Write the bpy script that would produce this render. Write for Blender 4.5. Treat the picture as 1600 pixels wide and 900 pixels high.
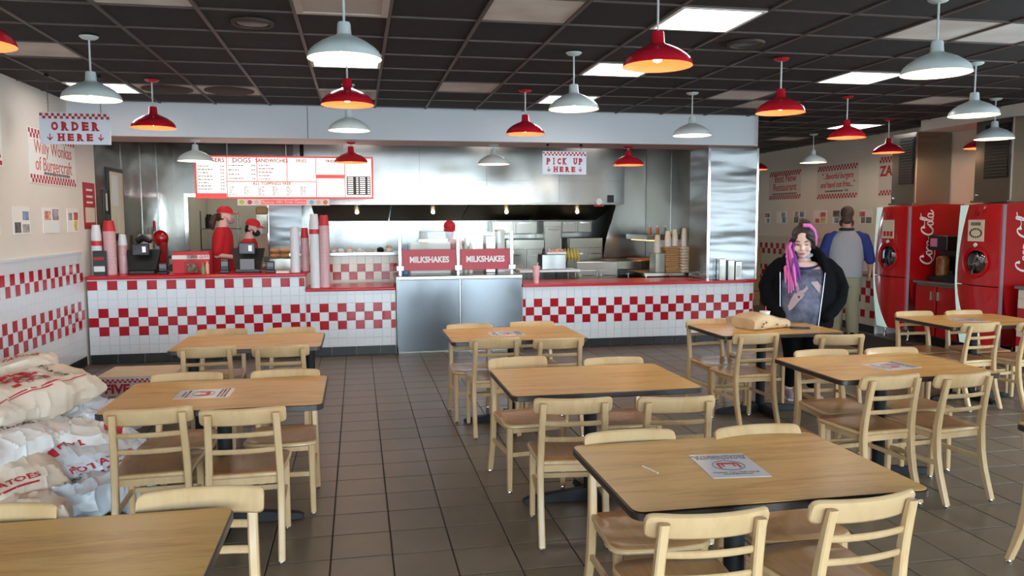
import bpy, bmesh, math, random
from mathutils import Matrix, Vector, noise
for _o in list(bpy.data.objects): bpy.data.objects.remove(_o)
SC = bpy.context.scene
COL = SC.collection
PI = math.pi
# ------------------------------------------------------------------ camera
def cam_axes(yaw, pitch, roll):
    fwd = Vector((math.sin(yaw)*math.cos(pitch), math.cos(yaw)*math.cos(pitch), -math.sin(pitch)))
    right = Vector((math.cos(yaw), -math.sin(yaw), 0)); up = right.cross(fwd)
    return right*math.cos(roll)+up*math.sin(roll), up*math.cos(roll)-right*math.sin(roll), fwd
CAM_LOC = Vector((0, 0, 1.712))
_r, _u, _f = cam_axes(0.1924, 0.0861, -0.0039)
_cd = bpy.data.cameras.new('camera'); _cd.sensor_width = 36; _cd.lens = 36*1235.13/1600
_cd.clip_start = 0.05; _cd.clip_end = 200
_cam = bpy.data.objects.new('camera', _cd); COL.objects.link(_cam)
_cam.matrix_world = Matrix(((_r.x, _u.x, -_f.x, 0), (_r.y, _u.y, -_f.y, 0), (_r.z, _u.z, -_f.z, CAM_LOC.z), (0, 0, 0, 1)))
SC.camera = _cam
# ------------------------------------------------------------------ sky, exposure
SC.view_settings.view_transform = 'Standard'; SC.view_settings.look = 'None'
SC.view_settings.gamma = 1; SC.view_settings.use_curve_mapping = False
SC.view_settings.exposure = EXPOSURE = 0.58
_w = bpy.data.worlds.new('overcast_sky'); SC.world = _w; _w.use_nodes = True
_bg = _w.node_tree.nodes['Background']; _bg.inputs[0].default_value = (0.74, 0.87, 1.0, 1); _bg.inputs[1].default_value = 16.0
H = 3.07          # ceiling height
WL, WR = -3.2, 8.33   # side walls
YF = -3.8         # street front with the windows, behind the camera
YC = 10.17        # front of the service counter
PORTALS = [(-3.05, -0.65), (-0.5, 1.9), (2.05, 4.45), (4.6, 6.2)]
for (a, b) in PORTALS:          # light portals in the street-front window openings
    ld = bpy.data.lights.new('window_portal', 'AREA'); ld.shape = 'RECTANGLE'; ld.size = b-a; ld.size_y = 2.6
    ld.cycles.is_portal = True
    lo = bpy.data.objects.new('window_portal', ld); COL.objects.link(lo)
    lo.location = ((a+b)/2, YF-0.12, 1.5); lo.rotation_euler = (PI/2, 0, 0)
SIDEWIN = [(1.6, 3.2), (3.35, 5.0)]   # windows of the right-hand street side, out of view
for (a, b) in SIDEWIN:
    ld = bpy.data.lights.new('window_portal', 'AREA'); ld.shape = 'RECTANGLE'; ld.size = b-a; ld.size_y = 1.8
    ld.cycles.is_portal = True
    lo = bpy.data.objects.new('window_portal', ld); COL.objects.link(lo)
    lo.location = (WR+0.08, (a+b)/2, 1.8); lo.rotation_euler = (PI/2, 0, PI/2)
# ------------------------------------------------------------------ materials
MATS = {}
def s2l(c): return tuple(((x/12.92) if x <= 0.04045 else ((x+0.055)/1.055)**2.4) for x in c)
def rgb(r, g, b): return s2l((r/255, g/255, b/255))
def mat(name, color, rough=0.5, metal=0.0, spec=0.5, emit=None, es=0.0, var=0.0, vscale=8.0, bump=0.0, bscale=30.0, stretch=(1, 1, 1), alpha=1.0, trans=0.0, coat=0.0, color2=None, rvar=0.0, detail=3.0, bdist=0.02):
    if name in MATS: return MATS[name]
    m = bpy.data.materials.new(name); m.use_nodes = True; nt = m.node_tree; N = nt.nodes; L = nt.links
    b = N['Principled BSDF']
    b.inputs['Base Color'].default_value = (*color, 1); b.inputs['Roughness'].default_value = rough
    b.inputs['Metallic'].default_value = metal; b.inputs['Specular IOR Level'].default_value = spec
    b.inputs['Alpha'].default_value = alpha; b.inputs['Transmission Weight'].default_value = trans
    b.inputs['Coat Weight'].default_value = coat
    if emit: b.inputs['Emission Color'].default_value = (*emit, 1); b.inputs['Emission Strength'].default_value = es
    if var or color2 or bump or rvar:
        tc = N.new('ShaderNodeTexCoord'); mp = N.new('ShaderNodeMapping'); mp.inputs['Scale'].default_value = stretch
        oi = N.new('ShaderNodeObjectInfo'); ad = N.new('ShaderNodeVectorMath'); ad.operation = 'ADD'
        ml = N.new('ShaderNodeVectorMath'); ml.operation = 'SCALE'; ml.inputs['Scale'].default_value = 37.0
        cb = N.new('ShaderNodeCombineXYZ')
        for i in range(3): L.new(oi.outputs['Random'], cb.inputs[i])
        L.new(cb.outputs[0], ml.inputs[0]); L.new(tc.outputs['Object'], ad.inputs[0]); L.new(ml.outputs[0], ad.inputs[1])
        L.new(ad.outputs[0], mp.inputs[0])
        if var or color2 or rvar:
            n = N.new('ShaderNodeTexNoise'); n.inputs['Scale'].default_value = vscale; n.inputs['Detail'].default_value = detail
            L.new(mp.outputs[0], n.inputs['Vector'])
        if var or color2:
            cr = N.new('ShaderNodeValToRGB'); cr.color_ramp.elements[0].position = 0.3; cr.color_ramp.elements[1].position = 0.7
            lo = color2 if color2 else tuple(c*(1-var) for c in color); hi = color if color2 else tuple(min(1, c*(1+var)) for c in color)
            cr.color_ramp.elements[0].color = (*lo, 1); cr.color_ramp.elements[1].color = (*hi, 1)
            L.new(n.outputs['Fac'], cr.inputs[0]); L.new(cr.outputs[0], b.inputs['Base Color'])
        if rvar:
            mr = N.new('ShaderNodeMapRange'); mr.inputs['To Min'].default_value = max(0.02, rough-rvar); mr.inputs['To Max'].default_value = rough+rvar
            L.new(n.outputs['Fac'], mr.inputs['Value']); L.new(mr.outputs[0], b.inputs['Roughness'])
        if bump:
            n2 = N.new('ShaderNodeTexNoise'); n2.inputs['Scale'].default_value = bscale; n2.inputs['Detail'].default_value = 2
            bp = N.new('ShaderNodeBump'); bp.inputs['Strength'].default_value = bump; bp.inputs['Distance'].default_value = bdist
            L.new(mp.outputs[0], n2.inputs['Vector']); L.new(n2.outputs['Fac'], bp.inputs['Height']); L.new(bp.outputs[0], b.inputs['Normal'])
    MATS[name] = m; return m
def wood_mat(name, c1, c2, rough, scale, stretch, coat=0.0, spec=0.5):
    """grained wood: noise stretched along one axis, warped by a wave"""
    m = bpy.data.materials.new(name); m.use_nodes = True; nt = m.node_tree; N = nt.nodes; L = nt.links; b = N['Principled BSDF']
    tc = N.new('ShaderNodeTexCoord'); oi = N.new('ShaderNodeObjectInfo'); ad = N.new('ShaderNodeVectorMath'); ad.operation = 'ADD'
    ml = N.new('ShaderNodeVectorMath'); ml.operation = 'SCALE'; ml.inputs['Scale'].default_value = 23.0
    cb = N.new('ShaderNodeCombineXYZ')
    for i in range(3): L.new(oi.outputs['Random'], cb.inputs[i])
    L.new(cb.outputs[0], ml.inputs[0]); L.new(tc.outputs['Object'], ad.inputs[0]); L.new(ml.outputs[0], ad.inputs[1])
    mp = N.new('ShaderNodeMapping'); mp.inputs['Scale'].default_value = stretch; L.new(ad.outputs[0], mp.inputs[0])
    n = N.new('ShaderNodeTexNoise'); n.inputs['Scale'].default_value = scale; n.inputs['Detail'].default_value = 4; n.inputs['Distortion'].default_value = 0.9
    n3 = N.new('ShaderNodeTexNoise'); n3.inputs['Scale'].default_value = scale*7; n3.inputs['Detail'].default_value = 2
    L.new(mp.outputs[0], n.inputs['Vector']); L.new(mp.outputs[0], n3.inputs['Vector'])
    mx = N.new('ShaderNodeMath'); mx.operation = 'MULTIPLY_ADD'; mx.inputs[1].default_value = 0.35; L.new(n3.outputs['Fac'], mx.inputs[0]); 
    sb = N.new('ShaderNodeMath'); sb.operation = 'MULTIPLY'; sb.inputs[1].default_value = 0.8; L.new(n.outputs['Fac'], sb.inputs[0]); L.new(sb.outputs[0], mx.inputs[2])
    cr = N.new('ShaderNodeValToRGB'); e = cr.color_ramp.elements
    e[0].position = 0.40; e[0].color = (*c2, 1); e[1].position = 0.62; e[1].color = (*c1, 1)
    L.new(mx.outputs[0], cr.inputs[0]); L.new(cr.outputs[0], b.inputs['Base Color'])
    b.inputs['Roughness'].default_value = rough; b.inputs['Coat Weight'].default_value = coat; b.inputs['Coat Roughness'].default_value = 0.2
    b.inputs['Specular IOR Level'].default_value = spec
    MATS[name] = m; return m
wood_mat('blond_wood', rgb(194, 161, 120), rgb(182, 147, 104), 0.28, 5.0, (1, 1, 0.25), spec=0.4)
wood_mat('seat_wood_shaded', rgb(182, 132, 84), rgb(164, 114, 70), 0.30, 3.0, (2.5, 0.4, 1), spec=0.4)  # tan-brown seat tops, with shade put into the colour
wood_mat('oak_laminate', rgb(220, 172, 98), rgb(194, 140, 70), 0.32, 2.2, (0.8, 6.0, 1), spec=0.35)
mat('dark_edge', rgb(44, 34, 30), 0.35)
mat('black_iron', rgb(18, 18, 21), 0.6, spec=0.3)
mat('floor_grout', rgb(38, 31, 27), 0.8)
mat('floor_tile', rgb(104, 92, 78), 0.36, var=0.14, vscale=3.0, rvar=0.04)
mat('base_tile', rgb(38, 36, 36), 0.35, var=0.2, vscale=5)
mat('white_tile', rgb(226, 229, 233), 0.14)
mat('red_tile', rgb(178, 16, 34), 0.14)
mat('cream_tile', rgb(222, 212, 196), 0.2)
mat('tile_grout', rgb(222, 220, 220), 0.8)
mat('red_solid', rgb(200, 24, 38), 0.25, spec=0.4)
mat('ceiling_black', rgb(44, 38, 37), 0.85, var=0.15, vscale=20)
mat('ceiling_void', rgb(20, 18, 18), 0.9)
mat('grid_metal', rgb(92, 80, 74), 0.5)
mat('ceiling_white', rgb(232, 228, 222), 0.8, color2=rgb(206, 196, 188), vscale=2.5)
mat('wall_paint', rgb(231, 221, 208), 0.75, var=0.03, vscale=1.5)
mat('soffit_paint', rgb(226, 230, 236), 0.6)
mat('steel', (0.36, 0.352, 0.335), 0.24, 1.0, bump=0.3, bscale=1.2, rvar=0.06, vscale=2.5, stretch=(1.2, 1, 0.5), bdist=0.05)
mat('steel_dark', (0.34, 0.315, 0.27), 0.27, 1.0, bump=0.2, bscale=1.0, stretch=(0.9, 0.9, 1.0), bdist=0.04)
mat('steel_wavy', (0.26, 0.265, 0.27), 0.32, 1.0, bump=0.5, bscale=1.3, stretch=(0.5, 0.5, 2.2), bdist=0.10)
mat('steel_dark_reflection', (0.15, 0.135, 0.11), 0.3, 1.0, bump=0.15, bscale=1.0, bdist=0.03)  # low brown base puts the reflection of dark surroundings into the colour
mat('steel_olive', (0.26, 0.235, 0.18), 0.22, 1.0, bump=0.5, bscale=0.9, stretch=(0.5, 0.8, 1.8), bdist=0.08)
mat('chrome', (0.75, 0.75, 0.76), 0.12, 1.0)
mat('black_plastic', rgb(20, 20, 22), 0.35)
mat('grey_plastic', rgb(120, 122, 126), 0.4)
mat('white_paper', rgb(232, 230, 226), 0.6)
mat('print_red', rgb(186, 30, 44), 0.55)
mat('print_dark', rgb(70, 62, 62), 0.6)
mat('print_grey', rgb(112, 104, 100), 0.6)
mat('white_print', rgb(236, 234, 232), 0.5)
mat('card_brown', rgb(176, 138, 92), 0.75, var=0.08, vscale=6)
mat('paper_brown', rgb(200, 168, 128), 0.8, var=0.14, vscale=7, bump=0.3, bscale=14)
mat('cream_paper', rgb(226, 212, 186), 0.7)
def glass_mat():
    m = bpy.data.materials.new('clear_glass'); m.use_nodes = True; nt = m.node_tree; N = nt.nodes; L = nt.links
    N.remove(N['Principled BSDF']); t = N.new('ShaderNodeBsdfTransparent'); t.inputs[0].default_value = (0.93, 0.96, 0.95, 1)
    g = N.new('ShaderNodeBsdfGlossy'); g.inputs['Roughness'].default_value = 0.03; mx = N.new('ShaderNodeMixShader')
    fr = N.new('ShaderNodeFresnel'); fr.inputs[0].default_value = 1.45
    ge = N.new('ShaderNodeNewGeometry'); iv = N.new('ShaderNodeMath'); iv.operation = 'SUBTRACT'; iv.inputs[0].default_value = 1.0; L.new(ge.outputs['Backfacing'], iv.inputs[1])
    ml = N.new('ShaderNodeMath'); ml.operation = 'MULTIPLY'; L.new(fr.outputs[0], ml.inputs[0]); L.new(iv.outputs[0], ml.inputs[1])
    L.new(ml.outputs[0], mx.inputs[0]); L.new(t.outputs[0], mx.inputs[1]); L.new(g.outputs[0], mx.inputs[2]); L.new(mx.outputs[0], N['Material Output'].inputs[0])
    MATS['clear_glass'] = m
glass_mat()
# ------------------------------------------------------------------ mesh building
class MB:
    def __init__(self): self.v = []; self.f = []; self.m = []
    def add(self, vs, fs, mi=0):
        o = len(self.v); self.v += [tuple(p) for p in vs]; self.f += [tuple(i+o for i in f) for f in fs]; self.m += [mi]*len(fs); return self
    def box(self, x0, x1, y0, y1, z0, z1, mi=0, ch=0.0):
        if ch <= 0:
            vs = [(x, y, z) for z in (z0, z1) for y in (y0, y1) for x in (x0, x1)]
            return self.add(vs, [(0, 2, 3, 1), (4, 5, 7, 6), (0, 1, 5, 4), (2, 6, 7, 3), (0, 4, 6, 2), (1, 3, 7, 5)], mi)
        return self.hull_box((x0+x1)/2, (y0+y1)/2, (z0+z1)/2, x1-x0, y1-y0, z1-z0, ch, mi)
    def hull_box(self, cx, cy, cz, sx, sy, sz, c, mi=0):
        hx, hy, hz = sx/2, sy/2, sz/2; vs = []; idx = {}
        for a in (-1, 1):
            for b in (-1, 1):
                for d in (-1, 1):
                    for k, o in enumerate(((c, c, 0), (c, 0, c), (0, c, c))):   # on z-face, y-face, x-face
                        idx[a, b, d, k] = len(vs); vs.append((cx+a*(hx-o[0]), cy+b*(hy-o[1]), cz+d*(hz-o[2])))
        g = lambda a, b, d, k: idx[a, b, d, k]; fs = []
        for s in (-1, 1):
            fs.append((g(-1, -1, s, 0), g(1, -1, s, 0), g(1, 1, s, 0), g(-1, 1, s, 0)))
            fs.append((g(-1, s, -1, 1), g(1, s, -1, 1), g(1, s, 1, 1), g(-1, s, 1, 1)))
            fs.append((g(s, -1, -1, 2), g(s, 1, -1, 2), g(s, 1, 1, 2), g(s, -1, 1, 2)))
        for a in (-1, 1):
            for b in (-1, 1):
                fs.append((g(-1, a, b, 0), g(1, a, b, 0), g(1, a, b, 1), g(-1, a, b, 1)))
                fs.append((g(a, -1, b, 0), g(a, 1, b, 0), g(a, 1, b, 2), g(a, -1, b, 2)))
                fs.append((g(a, b, -1, 1), g(a, b, 1, 1), g(a, b, 1, 2), g(a, b, -1, 2)))
                for d in (-1, 1): fs.append((g(a, b, d, 0), g(a, b, d, 1), g(a, b, d, 2)))
        return self.add(vs, fs, mi)
    def loft(self, rings, mi=0, cap=True, closed=True):
        n = len(rings[0]); vs = [p for r in rings for p in r]; fs = []
        for i in range(len(rings)-1):
            for j in range(n if closed else n-1):
                k = (j+1) % n; fs.append((i*n+j, i*n+k, (i+1)*n+k, (i+1)*n+j))
        if cap: fs.append(tuple(range(n))[::-1]); fs.append(tuple((len(rings)-1)*n+j for j in range(n)))
        return self.add(vs, fs, mi)
    def lathe(self, prof, n=16, c=(0, 0, 0), mi=0, cap=True):
        rings = [[(c[0]+r*math.cos(2*PI*j/n), c[1]+r*math.sin(2*PI*j/n), c[2]+z) for j in range(n)] for r, z in prof]
        return self.loft(rings, mi, cap)
    def tube(self, pts, r, n=8, mi=0, sec=None):
        """tube along pts; r a number or a list; sec = optional list of 2-D section points (side, up)"""
        pts = [Vector(p) for p in pts]; rings = []; up0 = None
        for i, p in enumerate(pts):
            t = (pts[min(i+1, len(pts)-1)]-pts[max(i-1, 0)]).normalized()
            if up0 is None: up0 = Vector((0, 0, 1)) if abs(t.z) < 0.9 else Vector((0, 1, 0))
            s = t.cross(up0).normalized(); u = s.cross(t).normalized(); up0 = u if abs(t.dot(u)) < 0.9 else up0
            rr = r[i] if isinstance(r, (list, tuple)) else r
            S = sec if sec else [(math.cos(2*PI*j/n), math.sin(2*PI*j/n)) for j in range(n)]
            rings.append([tuple(p+s*(a*rr)+u*(b*rr)) for a, b in S])
        return self.loft(rings, mi)
    def bar(self, pts, w, d, mi=0):
        """rectangular bar along pts lying mostly in z: w along x, d along y"""
        rings = []
        for i, p in enumerate(pts):
            ww = w[i] if isinstance(w, (list, tuple)) else w; dd = d[i] if isinstance(d, (list, tuple)) else d
            c = min(ww, dd)*0.18
            rings.append([(p[0]+a, p[1]+b, p[2]) for a, b in ((-ww/2+c, -dd/2), (ww/2-c, -dd/2), (ww/2, -dd/2+c), (ww/2, dd/2-c), (ww/2-c, dd/2), (-ww/2+c, dd/2), (-ww/2, dd/2-c), (-ww/2, -dd/2+c))])
        return self.loft(rings, mi)
    def prism(self, poly, z0, z1, mi=0, ch=0.0):
        if ch <= 0: return self.loft([[(x, y, z0) for x, y in poly], [(x, y, z1) for x, y in poly]], mi)
        cx = sum(p[0] for p in poly)/len(poly); cy = sum(p[1] for p in poly)/len(poly)
        def sh(q):
            d = math.hypot(q[0]-cx, q[1]-cy) or 1; return (q[0]-(q[0]-cx)/d*ch, q[1]-(q[1]-cy)/d*ch)
        ins = [sh(q) for q in poly]
        return self.loft([[(x, y, z0) for x, y in ins], [(x, y, z0+ch) for x, y in poly], [(x, y, z1-ch) for x, y in poly], [(x, y, z1) for x, y in ins]], mi)
    def ball(self, c, rx, ry=None, rz=None, n=12, mi=0, m=8):
        ry = ry or rx; rz = rz or rx; rings = []
        for i in range(m+1):
            t = -PI/2+PI*i/m; cr = max(math.cos(t), 0.02)
            rings.append([(c[0]+rx*cr*math.cos(2*PI*j/n), c[1]+ry*cr*math.sin(2*PI*j/n), c[2]+rz*math.sin(t)) for j in range(n)])
        return self.loft(rings, mi)
    def xf(self, M):
        self.v = [tuple(M @ Vector(p)) for p in self.v]; return self
    def mesh(self, name, mats, smooth=35):
        me = bpy.data.meshes.new(name); me.from_pydata(self.v, [], self.f)
        if isinstance(mats, (str,)): mats = [mats]
        for k in mats: me.materials.append(MATS[k] if isinstance(k, str) else k)
        me.polygons.foreach_set('material_index', self.m)
        bm = bmesh.new(); bm.from_mesh(me); bmesh.ops.recalc_face_normals(bm, faces=bm.faces); bm.to_mesh(me); bm.free()
        if smooth:
            me.polygons.foreach_set('use_smooth', [True]*len(me.polygons)); me.set_sharp_from_angle(angle=math.radians(smooth))
        me.update(); return me
def link(name, data, parent=None, inv=None):
    o = bpy.data.objects.new(name, data); COL.objects.link(o)
    if parent is not None:
        o.parent = parent
        o.matrix_parent_inverse = inv if inv is not None else Matrix()
    return o
def world_inv(root):
    M = Matrix.Translation(root.location) @ root.rotation_euler.to_matrix().to_4x4()
    return M.inverted()
def tag(o, label=None, cat=None, group=None, kind=None):
    if label: o['label'] = label
    if cat: o['category'] = cat
    if group: o['group'] = group
    if kind: o['kind'] = kind
    return o
def thing(name, label, cat, loc=(0, 0, 0), rz=0.0, group=None, kind=None):
    o = bpy.data.objects.new(name, None); COL.objects.link(o); o.empty_display_size = 0.1
    o.location = loc; o.rotation_euler = (0, 0, rz); return tag(o, label, cat, group, kind)
def part(name, mb, mats, root, world=False, smooth=35):
    me = mb.mesh(name, mats, smooth) if isinstance(mb, MB) else mb
    return link(name, me, root, world_inv(root) if world else None)
def solo(name, mb, mats, label, cat, loc=(0, 0, 0), rz=0.0, group=None, kind=None, smooth=35):
    me = mb.mesh(name, mats, smooth) if isinstance(mb, MB) else mb
    o = link(name, me); o.location = loc; o.rotation_euler = (0, 0, rz); return tag(o, label, cat, group, kind)
def struct(name, mb, mats, label=None, smooth=35):
    o = link(name, mb.mesh(name, mats, smooth)); o['kind'] = 'structure'
    if label: o['label'] = label
    return o
def sub(name, mb, mats, par, smooth=35):
    """sub-part in the same frame as its parent part"""
    me = mb.mesh(name, mats, smooth) if isinstance(mb, MB) else mb
    return link(name, me, par)
def copy_tree(o, parent=None):
    c = o.copy(); COL.objects.link(c); c.parent = parent
    for ch in KIDS.get(o.name, []) or [k for k in o.children]: copy_tree(ch, c)
    return c
KIDS = {}
def rrect(w, d, r, n=5, cx=0, cy=0):
    P = []
    for (sx, sy, a0) in ((1, 1, 0), (-1, 1, PI/2), (-1, -1, PI), (1, -1, 1.5*PI)):
        for i in range(n+1):
            a = a0+PI/2*i/n; P.append((cx+sx*(w/2-r)+r*math.cos(a), cy+sy*(d/2-r)+r*math.sin(a)))
    return P
# ------------------------------------------------------------------ lettering
_TC = {}
def text_mesh(s, size=0.1, ext=0.001, bold=0.0, mat_='print_red', shear=0.0, align='CENTER', sx=1.0, space=1.0, line=1.0, sub_=0):
    key = (s, size, ext, bold, mat_, shear, align, sx, space, sub_)
    if key in _TC: return _TC[key]
    cu = bpy.data.curves.new('lettering', 'FONT'); cu.body = s; cu.size = size; cu.extrude = ext; cu.offset = bold; cu.shear = shear
    cu.align_x = align; cu.align_y = 'CENTER'; cu.space_character = space; cu.space_line = line; cu.resolution_u = 3
    o = bpy.data.objects.new('lettering', cu); COL.objects.link(o)
    me = bpy.data.meshes.new_from_object(o.evaluated_get(bpy.context.evaluated_depsgraph_get()))
    bpy.data.objects.remove(o); bpy.data.curves.remove(cu); me.name = 'lettering'
    if sx != 1.0:
        for v in me.vertices: v.co.x *= sx
    me.materials.clear(); me.materials.append(MATS[mat_]); _TC[key] = me; return me
FR = {'front': Matrix(((1, 0, 0), (0, 0, -1), (0, 1, 0))).to_4x4(),     # seen from -y
      'left': Matrix(((0, 0, -1), (-1, 0, 0), (0, 1, 0))).to_4x4(),     # on a face looking -x
      'right': Matrix(((0, 0, 1), (1, 0, 0), (0, 1, 0))).to_4x4(),      # on a face looking +x
      'back': Matrix(((-1, 0, 0), (0, 0, 1), (0, 1, 0))).to_4x4(),
      'top': Matrix()}
def letter(s, pos, par, face='front', name='lettering', inv=True, rot=0.0, **kw):
    """flat lettering lying on a face of par, pos in world (inv) or in par's frame"""
    me = text_mesh(s, **kw); o = link(name, me, par, world_inv(par) if inv else None)
    o.matrix_basis = Matrix.Translation(pos) @ FR[face] @ Matrix.Rotation(rot, 4, 'Z'); return o
# ================================================================== the setting
def pxproj(p):
    d = Vector(p)-CAM_LOC; z = d.dot(_f)
    if z < 0.2: return None
    return 800+1235.13*d.dot(_r)/z, 450-1235.13*d.dot(_u)/z
def px_area(P):
    q = [pxproj(p) for p in P]
    if any(a is None for a in q): return 0
    if all(a[0] < 0 for a in q) or all(a[0] > 1600 for a in q) or all(a[1] < 0 for a in q) or all(a[1] > 900 for a in q): return 0
    s = 0
    for i in range(len(q)): s += q[i][0]*q[(i+1) % len(q)][1]-q[(i+1) % len(q)][0]*q[i][1]
    return abs(s)/2
# floor: grout slab + square tiles
floor = struct('floor', MB().box(WL-0.1, WR+0.1, YF, 18.6, -0.12, -0.006), 'floor_grout', 'dark brown grey square tile floor')
FT = 0.31; cells = []
for i in range(-11, 30):
    for j in range(-26, 48):
        x = -0.1665+FT*i; y = 3.98+FT*j
        if x < WL-0.2 or x > WR-0.05 or y < YF or y > 16.5 or (y > YC+0.5 and x < 5.6): continue
        cells.append((px_area([(x, y, 0), (x+FT, y, 0), (x+FT, y+FT, 0), (x, y+FT, 0)]), x+FT/2, y+FT/2))
cells.sort(reverse=True)
tile_me = MB().box(-0.1515, 0.1515, -0.1515, 0.1515, -0.012, 0.0, ch=0.003).mesh('floor_tile', 'floor_tile', 0)
for a, x, y in cells[:300]:
    o = link('floor_tile', tile_me, floor); o.location = (x, y, random.Random(x*31+y).uniform(-0.0006, 0.0)); 
mb = MB()
for a, x, y in cells[300:]: mb.box(x-0.1515, x+0.1515, y-0.1515, y+0.1515, -0.012, 0.0)
part('distant_floor_tiles', mb, 'floor_tile', floor, smooth=0)['kind'] = 'stuff'
struct('ground', MB().box(-30, 40, -40, YF-0.25, -0.2, -0.06), [mat('pavement', rgb(110, 108, 106), 0.8, var=0.1, vscale=1)], 'pale pavement outside the street windows')
# ceiling: void slab, grid bars, black tiles, some whitish ones
ceil = struct('ceiling', MB().box(WL-0.1, WR+0.1, YF, 16.7, H+0.03, H+0.13), 'ceiling_void', 'black suspended tile ceiling')
GX, GY, GS = -0.373, 5.494, 0.61
LIT = [(4, -1), (4, 2), (4, 5), (-4, 5), (0, 2), (8, 2), (12, 8)]
WHITE = [(2, -1), (2, 4), (-4, 2), (-2, -1), (7, -1), (8, -1), (7, 4), (11, 4), (8, 5), (12, 11)]
VENT = [(0, -1), (0, 5)]; RING = [(-3, 5), (-2, 5)]; SPK = [(-1, 0), (5, 0)]; mat('dark_ring', rgb(70, 52, 40), 0.7)
def cy1(j): return GY+GS*j
ct_me = MB().box(-0.292, 0.292, -0.292, 0.292, 0.0, 0.014, ch=0.003).mesh('ceiling_tile', 'ceiling_black', 0)
cw_me = MB().box(-0.292, 0.292, -0.292, 0.292, 0.0, 0.014, ch=0.003).mesh('ceiling_tile', 'ceiling_white', 0)
far = MB(); n = 0
for i in range(-5, 15):
    for j in range(-16, 18):
        x0, y0 = GX+GS*i, GY+GS*j
        if x0 < WL-0.5 or x0 > WR-0.1 or y0 < YF-0.3 or (y0 > 9.6 and x0 < 5.4): continue
        if (i, j) in LIT or (i, j) in VENT: continue
        if j < -5: far.box(x0+0.013, x0+GS-0.013, y0+0.013, y0+GS-0.013, H+0.006, H+0.02); continue
        o = link('ceiling_tile', cw_me if ((i, j) in WHITE or (i, j) in RING) else ct_me, ceil); o.location = (x0+GS/2, y0+GS/2, H+0.006)
        if (i, j) in WHITE: o['label'] = 'stained off-white ceiling tile'
part('overhead_ceiling_tiles', far, 'ceiling_black', ceil, smooth=0)['kind'] = 'stuff'
for i in range(-4, 15):
    x = GX+GS*i
    if x > WR: continue
    y1 = 9.87 if x < 5.3 else 16.5
    part('grid_bar', MB().box(x-0.013, x+0.013, YF, y1, H-0.004, H+0.012), 'grid_metal', ceil, smooth=0)
for j in range(-16, 18):
    y = GY+GS*j; x0 = WL if y < 9.87 else 5.4
    part('grid_bar', MB().box(x0, WR, y-0.009, y+0.009, H-0.003, H+0.012), 'grid_metal', ceil, smooth=0)
for k, (i, j) in enumerate(RING):
    x, y = GX+GS*(i+0.5), GY+GS*(j+0.5)
    solo('ceiling_diffuser', MB().lathe([(0.05, 0.0), (0.20, 0.0), (0.25, 0.012), (0.25, 0.02), (0.05, 0.02)], 24), 'dark_ring',
         ('brown round air diffuser in the ceiling nearer the left wall', 'brown round air diffuser in the ceiling right of its twin, near the soffit')[k], 'vent', (x, y, H-0.018))
for k, (i, j) in enumerate(SPK):
    x, y = GX+GS*(i+0.5), GY+GS*(j+0.5)
    t = thing('ceiling_speaker', ('black round ceiling speaker left of the large white pendant', 'black round ceiling speaker right of the large red pendant')[k], 'speaker', (x, y, H-0.02))
    part('trim_ring', MB().lathe([(0.115, 0.01), (0.12, 0.0), (0.14, 0.002), (0.145, 0.02), (0.115, 0.02)], 24, cap=False), 'dark_ring', t)
    part('grille', MB().lathe([(0.001, 0.008), (0.09, 0.006), (0.118, 0.012), (0.118, 0.02), (0.001, 0.02)], 24), 'black_plastic', t)
mat('vent_paint', rgb(196, 184, 174), 0.6)
for k, (i, j) in enumerate(VENT):
    x, y = GX+GS*(i+0.5), GY+GS*(j+0.5)
    t = thing('ceiling_vent', ('square off-white ceiling vent above the large white pendant', 'square off-white ceiling vent behind the red pendant over the aisle')[k], 'vent', (x, y, H-0.01))
    part('vent_frame', MB().box(-0.295, 0.295, -0.295, -0.25, 0, 0.02).box(-0.295, 0.295, 0.25, 0.295, 0, 0.02).box(-0.295, -0.25, -0.25, 0.25, 0, 0.02).box(0.25, 0.295, -0.25, 0.25, 0, 0.02), 'vent_paint', t)
    part('vent_panel', MB().box(-0.25, 0.25, -0.25, 0.25, 0.008, 0.016), 'vent_paint', t)
mat('lit_diffuser', (0.9, 0.9, 0.9), 0.5, emit=(1.0, 0.97, 0.95), es=6.0)
LITLAB = ['lit square ceiling light panel nearest the camera, above the large red pendant', 'lit ceiling light panel half hidden by the large red pendant', 'lit ceiling light panel behind the white pendant by the soffit, centre right',
          'lit ceiling light panel near the left wall behind a white pendant', 'lit ceiling light panel right behind the largest white pendant', 'lit ceiling light panel left of the large white pendant at right', 'lit ceiling light panel farthest away, above the drink machines area']
def light_panel(x, y, label, z=H):
    t = thing('ceiling_light', label, 'light', (x, y, z-0.008), group=None)
    part('light_frame', MB().box(-0.296, 0.296, -0.296, -0.27, 0, 0.02).box(-0.296, 0.296, 0.27, 0.296, 0, 0.02).box(-0.296, -0.27, -0.27, 0.27, 0, 0.02).box(0.27, 0.296, -0.27, 0.27, 0, 0.02), 'white_paper', t)
    part('diffuser', MB().box(-0.27, 0.27, -0.27, 0.27, 0.006, 0.016), 'lit_diffuser', t)
for (i, j), lb in zip(LIT, LITLAB): light_panel(GX+GS*(i+0.5), GY+GS*(j+0.5), lb)
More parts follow.
